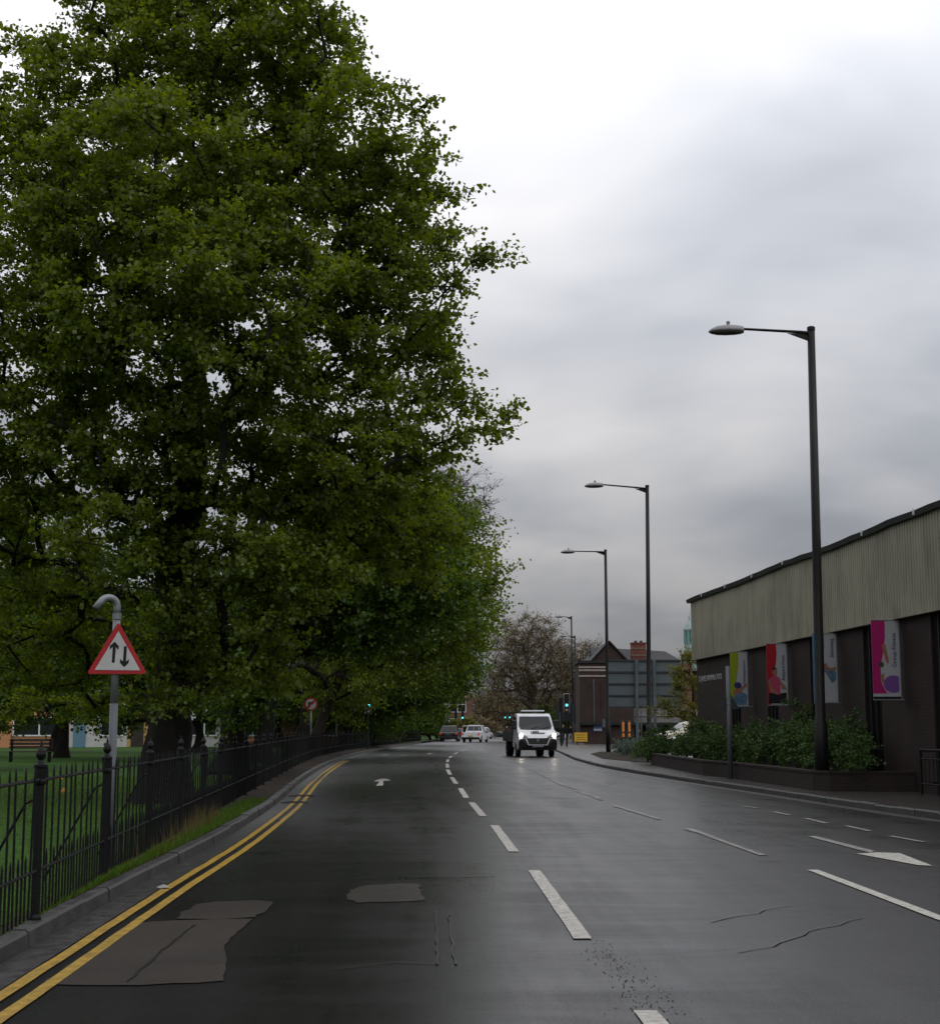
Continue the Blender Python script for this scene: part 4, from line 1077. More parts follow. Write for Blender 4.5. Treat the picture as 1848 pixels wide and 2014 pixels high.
# ------------------------------------------------------------------ street lamps
def lamp(label, ub, vb, ut, vt, head_u, Yd=None, base=KH, pr=0.085):
    bp_ = gnd(ub, vb, base) if Yd is None else at(ub, vb, Yd)
    bx, by = bp_.x, bp_.y
    zt = at(ut, vt, by).z
    tx = at(ut, vt, by).x - bx
    root = thing('street_lamp', label, 'street lamp', (bx, by, base), 0, 'street lamps along the right pavement')
    H = zt - base
    MB().tube([(0, 0, -0.05), (0, 0, 1.45), (0.0, 0, 1.5), (tx * 0.5, 0, H * .5), (tx, 0, H)], [pr * 1.35, pr * 1.35, pr * 1.02, pr * .92, pr * 0.78], 14).build('pole', M['lamppole'], root, smooth=True)
    MB().lathe([(pr * .86, H - 0.02), (pr * .86, H + 0.05), (pr * .6, H + 0.07)], 14, (tx, 0, 0)).build('pole_cap', M['lamppole'], root)
    hx = at(head_u[0], head_u[1], by); hl = hx.x - bx
    hz = hx.z - base
    ax = hl + 0.55
    MB().tube([(tx, 0, H - 0.10), (tx - 0.25, 0, H - 0.06), (ax + 0.3, 0, hz + 0.08), (ax - 0.1, 0, hz + 0.10)], [0.055, 0.036, 0.030, 0.028], 8).build('arm', M['lamppole'], root, smooth=True)
    MB().prism([(tx, -0.012, H - 0.30), (tx, -0.012, H - 0.1), (tx - 0.55, -0.012, H - 0.09)], (0, 0.024, 0)).build('gusset', M['lamppole'], root)
    # luminaire: canopy loft
    secs = []
    L0, L1 = hl, hl + 0.80
    for i, (t, wd, up, dn) in enumerate(((0, .03, .02, .02), (.08, .09, .075, .05), (.25, .145, .135, .075), (.5, .165, .165, .08), (.75, .15, .16, .07), (.92, .11, .14, .05), (1, .08, .12, .03))):
        x_ = L0 + (L1 - L0) * t
        ring = [(x_, wd * math.cos(a), hz + 0.02 + (up if math.sin(a) > 0 else 0.0) * math.sin(a)) for a in [2 * math.pi * q / 16 for q in range(16)]]
        secs.append((ring, [(x_, wd * .9 * math.cos(a), hz + 0.018 + (dn if math.sin(a) < 0 else 0.0) * math.sin(a)) for a in [2 * math.pi * q / 16 for q in range(16)]]))
    def loft(idx, m, nm, par):
        vs = [p for s in secs for p in s[idx]]
        fs = [(i * 16 + k_, i * 16 + (k_ + 1) % 16, (i + 1) * 16 + (k_ + 1) % 16, (i + 1) * 16 + k_) for i in range(len(secs) - 1) for k_ in range(16)]
        fs += [tuple(range(15, -1, -1)), tuple(range((len(secs) - 1) * 16, len(secs) * 16))]
        return MB().add(vs, fs).build(nm, m, par, smooth=True)
    hd = loft(0, M['lamphead'], 'lamp_head', root)
    loft(1, M['lens_dark'], 'bowl', hd)
    MB().lathe([(0.035, hz + 0.16), (0.035, hz + 0.21), (0.045, hz + 0.22), (0.045, hz + 0.25), (0.03, hz + 0.27)], 10, (hl + 0.45, 0, 0)).build('photocell', M['lamphead'], hd)
    return root
lamp('tall dark street lamp rising in front of the planter and banners', 1617, 1553, 1594, 648, (1393, 654), pr=0.11)
lamp('tall dark street lamp before the big grey sign board', 1277, 1496, 1272, 957, (1149, 957), pr=0.10)
lamp('tall dark street lamp at the left edge of the big grey sign board', 1196, 1479.5, 1190, 1083, (1102, 1087), pr=0.10)
lamp('street lamp standing between the signals and the yellow sign', 1127, 1459, 1123, 1213, (1091, 1214), pr=0.10)
lamp('pale headed street lamp just behind the one by the yellow sign', 1131, 1456, 1130, 1251, (1100, 1252), pr=0.10)
lamp('far street lamp peeping over the brick hall parapet', 1146, 1450, 1146, 1281, (1133, 1281), pr=0.10)

# ------------------------------------------------------------------ swimming pool building
def wallx(d): return 11.95 - 0.0722 * d          # line of the road front
def pool_building():
    D0, D1 = 16.0, at(1370, 1298, 54.3).y
    root = thing('pool_building', 'long brick swimming pool building with pale corrugated upper cladding', 'building', (wallx(D1), D1, KH))
    o0 = Vector(root.location)
    zb = at(1370, 1299, D1).z - KH; zt = at(1366, 1183, D1).z - KH
    zb2 = at(1848, 1200, 31.3).z - KH
    dirv = Vector((wallx(D0) - wallx(D1), D0 - D1, 0)); Ltot = dirv.length; dirv.normalize()   # along the wall towards the camera
    nrm = Vector((-1, -0.0722, 0)).normalized()   # out towards the road
    rz = math.atan2(dirv.y, dirv.x)
    # local frame: x along wall (towards camera), y out of the wall (sign below), z up
    sgn = 1 if Vector((-math.sin(rz), math.cos(rz), 0)).dot(nrm) > 0 else -1
    root.rotation_euler = (0, 0, rz)
    def along(d): return (D1 - d) / (D1 - D0) * Ltot
    DEP = 22.0
    # piers between recesses
    rec = []
    d = 48.75
    while d > D0 + 1.5: rec.append((along(d + 0.55), along(d - 0.6))); d -= 4.33
    edges = [0.0] + [e for r_ in rec for e in r_] + [Ltot]
    for i in range(0, len(edges), 2):
        a, b_ = edges[i], edges[i + 1]
        MB().box((a, -sgn * 0.32 if sgn > 0 else 0, -0.1), (b_, 0 if sgn > 0 else 0.32, zb + 0.05)).build('brick_pier', M['brick'], root, uv='box')
    for a, b_ in rec:
        y0, y1 = sorted((-sgn * 0.42, -sgn * 0.05))
        MB().box((a - 0.02, y0, -0.1), (b_ + 0.02, y1, zb + 0.05)).build('flush_panel', M['recess'], root)  # matt black panel set nearly flush, filling the gap between piers
        # slender mullions and a sill in each recess
        for t in (0.33, 0.66):
            x_ = a + (b_ - a) * t
            y0, y1 = sorted((-sgn * 0.049, -sgn * 0.01))
            MB().box((x_ - 0.025, y0, 0.5), (x_ + 0.025, y1, zb)).build('mullion', M['black'], root)
    # end wall (far) and body
    y0, y1 = sorted((-sgn * 0.45, -sgn * DEP))
    MB().box((0.01, y0, -0.1), (Ltot, y1, zb)).build('core_wall', M['brick'], root, uv='box')
    # corrugated cladding with real ribs: road side and far end
    def ribs(length, n_per=0.16):
        pts = []; x_ = 0.0
        while x_ < length - n_per:
            pts += [(x_, 0.0), (x_ + n_per * .28, 0.0), (x_ + n_per * .42, 0.035), (x_ + n_per * .86, 0.035)]; x_ += n_per
        pts.append((length, 0.0)); return pts
    pr = ribs(Ltot)
    vs, fs = [], []
    for (x_, o_) in pr: vs += [(x_ - 0.06, sgn * (0.14 + o_), zb), (x_ - 0.06, sgn * (0.14 + o_), zt + 0.0)]
    fs = [(2 * i, 2 * i + 2, 2 * i + 3, 2 * i + 1) for i in range(len(pr) - 1)]
    MB().add(vs, fs).build('cladding', M['clad'], root)
    vs, fs = [], []
    for (x_, o_) in ribs(DEP): vs += [(-0.10 - o_, -sgn * x_ + sgn * 0.14, zb), (-0.10 - o_, -sgn * x_ + sgn * 0.14, zt)]
    fs = [(2 * i, 2 * i + 2, 2 * i + 3, 2 * i + 1) for i in range(len(vs) // 2 - 1)]
    MB().add(vs, fs).build('end_cladding', M['clad'], root)
    # backing box behind the cladding, bottom closer and capping
    y0, y1 = sorted((sgn * 0.13, -sgn * DEP))
    MB().box((-0.08, y0, zb + 0.003), (Ltot, y1, zt)).build('upper_wall', M['clad'], root)
    # roof edge: a slightly wavy dark capping with a gutter lip and small white clips
    rr = random.Random(12)
    n = 46; top = []
    for i in range(n + 1):
        x_ = -0.25 + (Ltot + 0.3) * i / n
        top.append((x_, rr.uniform(-0.012, 0.012) + 0.02 * math.sin(i * 0.55)))
    vs = []
    for x_, dz in top:
        vs += [(x_, sgn * 0.145, zt - 0.05 + dz), (x_, sgn * 0.26, zt - 0.05 + dz), (x_, sgn * 0.29, zt + 0.07 + dz), (x_, sgn * 0.20, zt + 0.10 + dz), (x_, -sgn * 0.5, zt + 0.12 + dz)]
    fs = [(5 * i + k, 5 * i + k + 1, 5 * i + 5 + k + 1, 5 * i + 5 + k) for i in range(n) for k in range(4)]
    MB().add(vs, fs).build('roof_capping', M['capping'], root)
    for i in range(3, n, 4):
        x_, dz = top[i]
        y0, y1 = sorted((sgn * 0.285, sgn * 0.315))
        MB().box((x_ - 0.03, y0, zt - 0.03 + dz), (x_ + 0.03, y1, zt + 0.09 + dz)).build('gutter_clip', M['sigborder'], root)
    y0, y1 = sorted((-sgn * 0.4, -sgn * (DEP + 0.2)))
    MB().box((-0.3, y0, zt + 0.005), (Ltot, y1, zt + 0.09)).build('roof', M['capping'], root)
    # lettering on the far pier
    xa, xb = along(at(1375, 1330, 53.5).y), 0
    # measured: letters start by the corner and run towards the camera
    size = 0.27
    tx = text_mesh('lettering', 'ST JAMES SWIMMING POOL', size, M['letters'], root, (0, 0, 0), (0, 0, 0))
    wd = max(v.co.x for v in tx.data.vertices)
    zl = at(1376, 1341, 53.9).z - KH
    # text baseline runs towards the camera and faces the road
    if sgn > 0:
        tx.rotation_euler = (math.pi / 2, 0, math.pi); tx.location = (0.35 + 3.55, 0.01, zl)
    else:
        tx.rotation_euler = (math.pi / 2, 0, 0); tx.location = (0.3, -0.01, zl)
    tx.scale = (3.5 / wd, 1, 1)
    return root, sgn
pool, SG = pool_building()

# projecting banners, facing the oncoming traffic
def blob(mb, pts, y): return mb.prism([(p[0], y, p[1]) for p in pts], (0, 0.0015, 0))
def ell(cx_, cz_, rx, rz_, n=18, a0=0): return [(cx_ + rx * math.cos(2 * math.pi * i / n + a0), cz_ + rz_ * math.sin(2 * math.pi * i / n + a0)) for i in range(n)]
def banner(label, u0, u1, v0, v1, Yd, colour, text, art, tsize):
    a = at(u0, v1, Yd); b_ = at(u1, v0, Yd)
    W, H = b_.x - a.x, b_.z - a.z
    root = thing('banner', label, 'banner', (a.x, Yd, a.z), 0, 'sports banners on the pool building')
    pn = MB().box((0, 0, 0), (W, 0.006, H)).build('panel', M['b_white'], root)
    c = [(0, 0.0), (0, H), (W * .48, H), (W * .50, H * .86), (W * .47, H * .72), (W * .36, H * .5), (W * .26, H * .3), (W * .2, H * .12), (W * .2, 0)]
    if art == 4: c = [(0, 0.07 * H), (0, H), (W * .5, H), (W * .5, H * .8), (W * .42, H * .6), (W * .3, H * .42), (W * .3, H * .22), (W * .42, H * .12), (W * .52, H * .07)]
    blob(MB(), c, -0.003).build('colour_sweep', colour, pn)
    text_mesh('lettering', text, tsize, M['b_text'], pn, (W * .88, -0.004, H * (.40 if art != 3 else .66)), (math.pi / 2, -math.pi / 2, 0), 'LEFT', (0.52 if art in (1, 2, 4) else .28) * H / (tsize * 0.52 * len(text)))
    y = -0.006
    if art == 1:
        blob(MB(), [(W * .12, H * .02), (W * .9, H * .02), (W * .97, H * .2), (W * .55, H * .28), (W * .2, H * .24)], y).build('print_water', M['b_water'], pn)
        blob(MB(), [(W * .14, H * .25), (W * .3, H * .34), (W * .5, H * .33), (W * .95, H * .42), (W * .97, H * .38), (W * .6, H * .27), (W * .42, H * .22), (W * .2, H * .2)], y - .002).build('print_figure', M['b_skin'], pn)
        blob(MB(), ell(W * .42, H * .385, W * .22, H * .06), y - .004).build('print_cap', M['b_navy'], pn)
    elif art == 2:
        blob(MB(), [(W * .05, H * .02), (W * .95, H * .02), (W * .95, H * .2), (W * .5, H * .18), (W * .08, H * .2)], y).build('print_dark', M['b_dark'], pn)
        blob(MB(), [(W * .1, H * .2), (W * .62, H * .16), (W * .66, H * .42), (W * .5, H * .47), (W * .28, H * .47), (W * .1, H * .42)], y - .002).build('print_shirt', M['b_shirt'], pn)
        blob(MB(), ell(W * .38, H * .535, W * .12, H * .062), y - .003).build('print_head', M['b_skin'], pn)
        blob(MB(), [(W * .27, H * .56), (W * .3, H * .61), (W * .42, H * .62), (W * .51, H * .57), (W * .4, H * .585)], y - .005).build('print_hair', M['b_dark'], pn)
        blob(MB(), [(W * .04, H * .4), (W * .14, H * .42), (W * .2, H * .3), (W * .5, H * .2), (W * .48, H * .16), (W * .14, H * .22)], y - .004).build('print_arm', M['b_skin'], pn)
        blob(MB(), [(W * .62, H * .36), (W * .7, H * .38), (W * .92, H * .29), (W * .95, H * .25), (W * .72, H * .26)], y - .004).build('print_arm', M['b_skin'], pn)
    elif art == 3:
        blob(MB(), [(0, 0), (0, H), (W * .16, H), (W * .16, 0)], y).build('print_water', M['b_blue'], pn)
        blob(MB(), ell(W * .62, H * .5, W * .34, H * .07), y - .002).build('print_figure', M['b_skin'], pn)
        blob(MB(), [(W * .45, H * .48), (W * .95, H * .45), (W * .95, H * .33), (W * .78, H * .28), (W * .62, H * .38)], y - .004).build('print_splash', M['b_water'], pn)
        blob(MB(), ell(W * .78, H * .545, W * .18, H * .045), y - .005).build('print_cap', M['poster_pale'], pn)
    else:
        blob(MB(), [(W * .36, H * .69), (W * .5, H * .7), (W * .6, H * .5), (W * .58, H * .44), (W * .48, H * .5), (W * .42, H * .6)], y).build('print_arm', M['b_skin'], pn)
        blob(MB(), ell(W * .32, H * .44, W * .1, H * .035), y - .002).build('print_head', M['browncloth'], pn)
        blob(MB(), [(W * .3, H * .3), (W * .42, H * .33), (W * .4, H * .2), (W * .32, H * .22)], y).build('print_leg', M['b_skin'], pn)
        blob(MB(), [p for p in ell(W * .74, H * .19, W * .36, H * .11, 26) if p[0] < W * .985], y - .004).build('print_ball', M['b_purple'], pn)
        blob(MB(), [(0, 0), (W, 0), (W, H * .03), (0, H * .03)], y - .005).build('bottom_strip', M['b_dark'], pn)
    wx = wallx(Yd)
    for z in (H + 0.012, -0.02):
        MB().bar((0, 0.003, z), (max(wx - a.x + .05, W), 0.003, z), 0.014, 8).build('support_arm', M['galv'], root)
    MB().bar((W + 0.015, 0.003, -0.02), (W + 0.015, 0.003, H + 0.01), 0.009, 8).build('edge_pole', M['galv'], root)
def cb(x): return (1390 + x / 3.6235) * 0.9701
def cv(y): return (1220 + y / 3.6235) * 0.9701
banner('lime green and white swimming banner nearest the building lettering', cb(330), cb(446), cv(372), cv(766), 46.7, M['b_lime'], 'Swimming lessons', 1, 0.125)
banner('red and white banner showing a person in a pink top', cb(600), cb(735), cv(312), cv(756), 42.5, M['b_red'], 'Bodyparts Fitness', 2, 0.125)
banner('blue and white swimming banner half hidden by a lamp post', cb(940), cb(1098), cv(238), cv(738), 38.1, M['b_blue'], 'Swimming', 3, 0.14)
banner('magenta and white group fitness banner with a purple ball', cb(1376), cb(1556), cv(140), cv(714), 33.7, M['b_pink'], 'Group Fitness', 4, 0.14)

# ------------------------------------------------------------------ planter, shrubs, railing, posts on the right pavement
def planter():
    px = [(1280, 1503.5), (1382, 1524), (1439, 1530), (1598, 1554), (1632, 1556)]
    P = [gnd(u, v, KH) for u, v in px]
    P[-1] = Vector((P[-2].x + 0.25, P[-2].y - 0.5, KH)); P.append(Vector((wallx(33) - 0.02, 33.2, KH)))
    root = thing('planter', 'low dark brick planter running along the pool building front', 'planter', P[0])
    H = 0.42
    for a, b_ in zip(P[:-1], P[1:]):
        d = (b_ - a).normalized(); n = Vector((d.y, -d.x, 0))
        if n.x < 0: n = -n
        q = [a, b_, b_ + n * 0.22, a + n * 0.22]
        lo = [Vector((p.x, p.y, KH - 0.05)) - P[0] for p in q]
        MB().prism(lo, (0, 0, H)).build('brick_wall', M['planter'], root, uv='box')
        e = d * 0.012
        q2 = [a - n * 0.02 - e, b_ - n * 0.02 + e, b_ + n * 0.25 + e, a + n * 0.25 - e]
        MB().prism([Vector((p.x, p.y, KH - 0.05 + H)) - P[0] for p in q2], (0, 0, 0.05)).build('coping', M['planter'], root, uv='box')
    soil = [p + Vector((0.1, 0, 0)) for p in P] + [Vector((wallx(55) - .01, 54.5, KH))]
    MB().poly([Vector((p.x, p.y, KH + 0.30)) - P[0] for p in soil]).build('soil', M['soil'], root)
planter()

def shrub(label, x, y, z, rx, ry, h, seed, mt='shrub', n=26, per=85, leaf=0.06, cr=0.26, group='shrubs along the pool building'):
    make_tree('shrub', label, (x, y, z), (x, y, z + h * 0.5), 0.025, [(x, y, z + h * 0.52, rx, ry, h * 0.46)], n, per, leaf, cr, LEAF[mt], seed, ntw=6, tipr=0.006, step=0.25, twr=0.003,
              group=group, cat='shrub', wob=0.03, flare=1.1, shell=1.8, flat=0.9, upb=0.4)
SH = []
dline = [(34.4, 1.05), (36.2, 1.15), (38.2, 1.2), (40.2, 1.15), (42.4, 1.15), (44.6, 1.2), (46.8, 1.15), (49.2, 1.25), (51.6, 1.2), (54.0, 1.05)]
descr = ['straggly shrub at the open end of the planter', 'leafy shrub in the planter under the magenta banner', 'shrub in the planter beside the tall lamp post', 'bushy planter shrub under the blue banner',
         'planter shrub under the gap between blue and red banners', 'planter shrub under the red banner', 'planter shrub behind the grey sign post', 'dense planter shrub below the lime green banner',
         'planter shrub under the building lettering', 'dark planter shrub at the building corner']
for i, (d, h) in enumerate(dline):
    x0 = np.interp(d, [33, 42, 44.5, 57], [7.8, 7.35, 7.0, 6.95]); x1 = wallx(d) - 0.3
    h_ = h - 0.15 * (i % 3 == 0)
    shrub(descr[i], x0 + 0.62, d, KH + 0.3, 0.62, 1.25, h_, 100 + i, n=48, per=80)
shrub('tall dark shrub against the brick wall between red and blue banners', wallx(40) - 0.55, 40.3, KH + 0.3, 0.5, 1.5, 1.75, 130, n=48)
shrub('white flowering shrub against the wall by the magenta banner recess', wallx(36) - 0.5, 36.2, KH + 0.3, 0.45, 1.2, 1.5, 131, n=34)
shrub('rounded dark bush hiding the front of the parked pale van', 7.25, 58.0, KH, 0.85, 1.0, 1.45, 132, n=60)
shrub('small clipped bush at the near end of the silver bed', 7.2, 62.5, KH, 0.6, 0.9, 0.9, 133, n=34)
for i, (u, v, dd_, r_, h_) in enumerate(((1232, 1480, 78, 0.8, 0.62), (1262, 1482, 74, 0.75, 0.8), (1290, 1484, 76, 0.8, 0.75), (1243, 1470, 84, 0.8, 0.7))):
    q = at(u, v, dd_)
    shrub(['low silvery shrub at the tip of the bed under the sign board', 'silvery shrub at the foot of the left sign post', 'silvery shrub between the two sign posts', 'silvery shrub farthest back under the sign board'][i], q.x, dd_, KH + 0.02, r_, r_, h_, 140 + i, 'silver', 40, 70, 0.06, 0.25, 'silvery shrubs under the sign board')
# brown soil bed under the sign
bed = MB().poly([(5.9, 69, KH + .01), (6.6, 63, KH + .01), (9.2, 63, KH + .01), (9.4, 90, KH + .01), (7.6, 90, KH + .01), (6.4, 82, KH + .01)]).build('planting_bed', M['soil'])
props(bed, kind='structure')

def railing():
    a = gnd(1812, 1563, KH)
    root = thing('handrail', 'black tubular handrail at the pool entrance beside the planter end', 'railing', a)
    xs = [0, 0.09, 1.15]
    for x_, d in ((0, 0), (0.1, -0.9), (0.2, -1.9)):
        MB().bar((x_, d, -0.02), (x_, d, 0.92), 0.03, 10).build('post', M['iron'], root)
    for z in (0.90, 0.72, 0.22):
        MB().bar((0, 0, z), (0.2, -1.9, z), 0.022 if z < .8 else 0.03, 10).build('rail', M['iron'], root)
        MB().bar((0, 0.001, z), (0.62, 0.35, z), 0.022 if z < .8 else 0.03, 10).build('rail', M['iron'], root)
    MB().bar((0.62, 0.35, -0.02), (0.62, 0.35, 0.92), 0.03, 10).build('post', M['iron'], root)
    for k in range(1, 9):
        t = k / 9
        MB().bar((0.2 * t, -1.9 * t, 0.22), (0.2 * t, -1.9 * t, 0.72), 0.008, 6).build('baluster', M['iron'], root)
railing()

def back_sign_post():
    b_ = gnd(1436, 1531, KH)
    Yd = b_.y
    root = thing('sign_post', 'grey post carrying a triangular sign seen from behind beside the planter', 'road sign', b_)
    zt = at(1430, 1310, Yd).z - KH; tx = at(1430, 1310, Yd).x - b_.x
    MB().tube([(0, 0, -0.03), (0, 0, 1.2), (tx, 0, zt)], [0.07, 0.062, 0.055], 12).build('pole', M['polegrey'], root, smooth=True)
    ct = at(1432, 1384, Yd).z - KH
    MB().prism([(-0.30 + tx * .6, 0.06, ct - 0.14), (0.30 + tx * .6, 0.06, ct - 0.14), (tx * .6, 0.06, ct + 0.38)], (0, 0.012, 0)).build('plate', M['signgrey2'], root)
    for z in (ct + 0.0, ct + 0.15): MB().box((-0.06 + tx * .6, -0.06, z - 0.012), (0.06 + tx * .6, 0.059, z + 0.012)).build('clip', M['galv'], root)
back_sign_post()

def big_sign():
    Yd = 74.0
    a = at(1197, 1391, Yd); b_ = at(1338, 1299, Yd)
    root = thing('direction_sign', 'large grey direction sign board seen from behind on two posts', 'road sign', (a.x, Yd, KH))
    W = b_.x - a.x; z0, z1 = a.z - KH, b_.z - KH
    n = 4
    for i in range(n):
        MB().box((0, 0.08, z0 + (z1 - z0) * i / n + 0.006), (W, 0.10, z0 + (z1 - z0) * (i + 1) / n - 0.006)).build('panel', M['signgrey'], root)
    for i in range(n + 1):
        z = z0 + (z1 - z0) * i / n
        MB().box((-0.0, 0.03, z - 0.04), (W, 0.078, z + 0.04)).build('rail', M['signgrey2'], root)
    for u in (1252, 1287):
        x_ = at(u, 1400, Yd).x - a.x
        MB().box((x_ - 0.075, -0.10, -0.05), (x_ + 0.075, 0.028, z1 + 0.02)).build('post', M['polegrey'], root, bevel=0.01)
big_sign()
def mini_board():
    Yd = 150.0
    a = at(1092, 1419, Yd); b_ = at(1136, 1386, Yd)
    root = thing('direction_sign', 'smaller grey sign back behind the white edged signal', 'road sign', (a.x, Yd, KH))
    W = b_.x - a.x; z0, z1 = a.z - KH, b_.z - KH
    for i in range(3):
        MB().box((0, 0.08, z0 + (z1 - z0) * i / 3 + 0.01), (W, 0.10, z0 + (z1 - z0) * (i + 1) / 3 - 0.01)).build('panel', M['signgrey2'], root)
    for t in (0.2, 0.8): MB().box((W * t - 0.06, -0.04, -0.05), (W * t + 0.06, 0.078, z1)).build('post', M['polegrey'], root)
mini_board()
def yellow_sign():
    Yd = 128.0
    a = at(1129, 1459, Yd); b_ = at(1154.5, 1441, Yd)
    root = thing('temporary_sign', 'yellow temporary road works sign standing on the pavement', 'road sign', (a.x, Yd, KH))
    W = b_.x - a.x; z0, z1 = a.z - KH, b_.z - KH
    pl = MB().box((0, 0, z0), (W, 0.03, z1)).build('plate', M['yellowsign'], root, bevel=0.02)
    for z in (.72, .45, .22): MB().box((W * .15, -0.004, z0 + (z1 - z0) * z), (W * .85, -0.001, z0 + (z1 - z0) * z + 0.035)).build('print_line', M['browncloth'], pl)
    for x_ in (W * .2, W * .8):
        MB().bar((x_, 0.04, z0 + 0.2), (x_, -0.12, -0.02), 0.02, 6).build('leg', M['black'], root)
        MB().bar((x_, 0.04, z0 + 0.3), (x_, 0.45, -0.02), 0.02, 6).build('leg', M['black'], root)
    MB().box((W * .3, -0.25, 0), (W * .75, 0.1, 0.1)).build('sandbag', M['palecloth'], root, bevel=0.03)
yellow_sign()
# strips with orange reflectors, pedestrian signal, poles near the third lamp
for u, lb in ((1225.5, 'dark marker post with orange strips, the one nearer the yellow sign'), (1237.5, 'dark marker post with orange strips, the one nearer the silvery shrubs')):
    Yd = 112.0; a = at(u, 1465, Yd)
    root = thing('marker_post', lb, 'post', (a.x, Yd, KH), 0, 'orange striped marker posts')
    zt = at(u, 1417, Yd).z - KH
    MB().box((-0.16, 0, -0.02), (0.16, 0.25, zt)).build('post', M['black'], root, bevel=0.02)
    MB().box((-0.08, -0.006, zt * .58), (0.08, -0.001, zt * .95)).build('reflector', M['orange'], root)
    MB().box((-0.08, -0.006, zt * .38), (0.08, -0.001, zt * .52)).build('reflector', M['orange'], root)
def ped_signal():
    Yd = 122.0; a = at(1261, 1460, Yd)
    root = thing('pedestrian_signal', 'black pedestrian signal boxes on a slim pale pole before the hall', 'traffic light', (a.x, Yd, KH))
    zt = at(1261, 1395, Yd).z - KH
    MB().bar((0, 0, -0.02), (0, 0, zt), 0.06, 10).build('pole', M['polegrey'], root)
    z = at(1256, 1437, Yd).z - KH
    MB().box((-0.40, -0.25, z - 0.2), (-0.1, -0.02, z + 0.38)).build('signal_head', M['black'], root, bevel=0.02)
    disc(MB(), (-0.25, z + .02), 0.07, -0.262, -0.252).build('lens', M['sigborder'], root)
    z2 = at(1256, 1451, Yd).z - KH
    MB().box((-0.38, -0.22, z2 - 0.15), (-0.12, -0.02, z2 + 0.15)).build('push_box', M['black'], root, bevel=0.02)
ped_signal()
def bollard():
    Yd = 116.0; a = at(1274, 1466, Yd)
    root = thing('bollard', 'short dark bollard with a yellow side panel by the hall doorway', 'bollard', (a.x, Yd, KH))
    zt = at(1274, 1443, Yd).z - KH
    MB().lathe([(0.13, -0.02), (0.13, zt * .8), (0.16, zt * .83), (0.16, zt * .93), (0.08, zt)], 14).build('body', M['black'], root)
    MB().box((0.04, -0.155, zt * .05), (0.15, -0.13, zt * .62)).build('side_panel', M['yellowsign'], root)
bollard()
# small box sign on the third lamp post
q = at(1188, 1425, 86)
cbx = thing('parking_sign', 'narrow pale framed sign plate hung on the third lamp post', 'road sign', (q.x, 86.2, at(1188, 1432, 86).z))
hh = at(1188, 1412, 86).z - at(1188, 1432, 86).z
MB().box((-0.12, 0, 0), (0.2, 0.05, hh)).build('frame', M['black'], cbx)
MB().box((-0.09, -0.006, 0.05), (0.08, -0.001, hh - 0.05)).build('plate', M['signgrey'], cbx)
for z in (0.1, hh - .1): MB().box((0.14, -0.02, z - 0.02), (0.45, 0.07, z + 0.02)).build('bracket', M['black'], cbx)

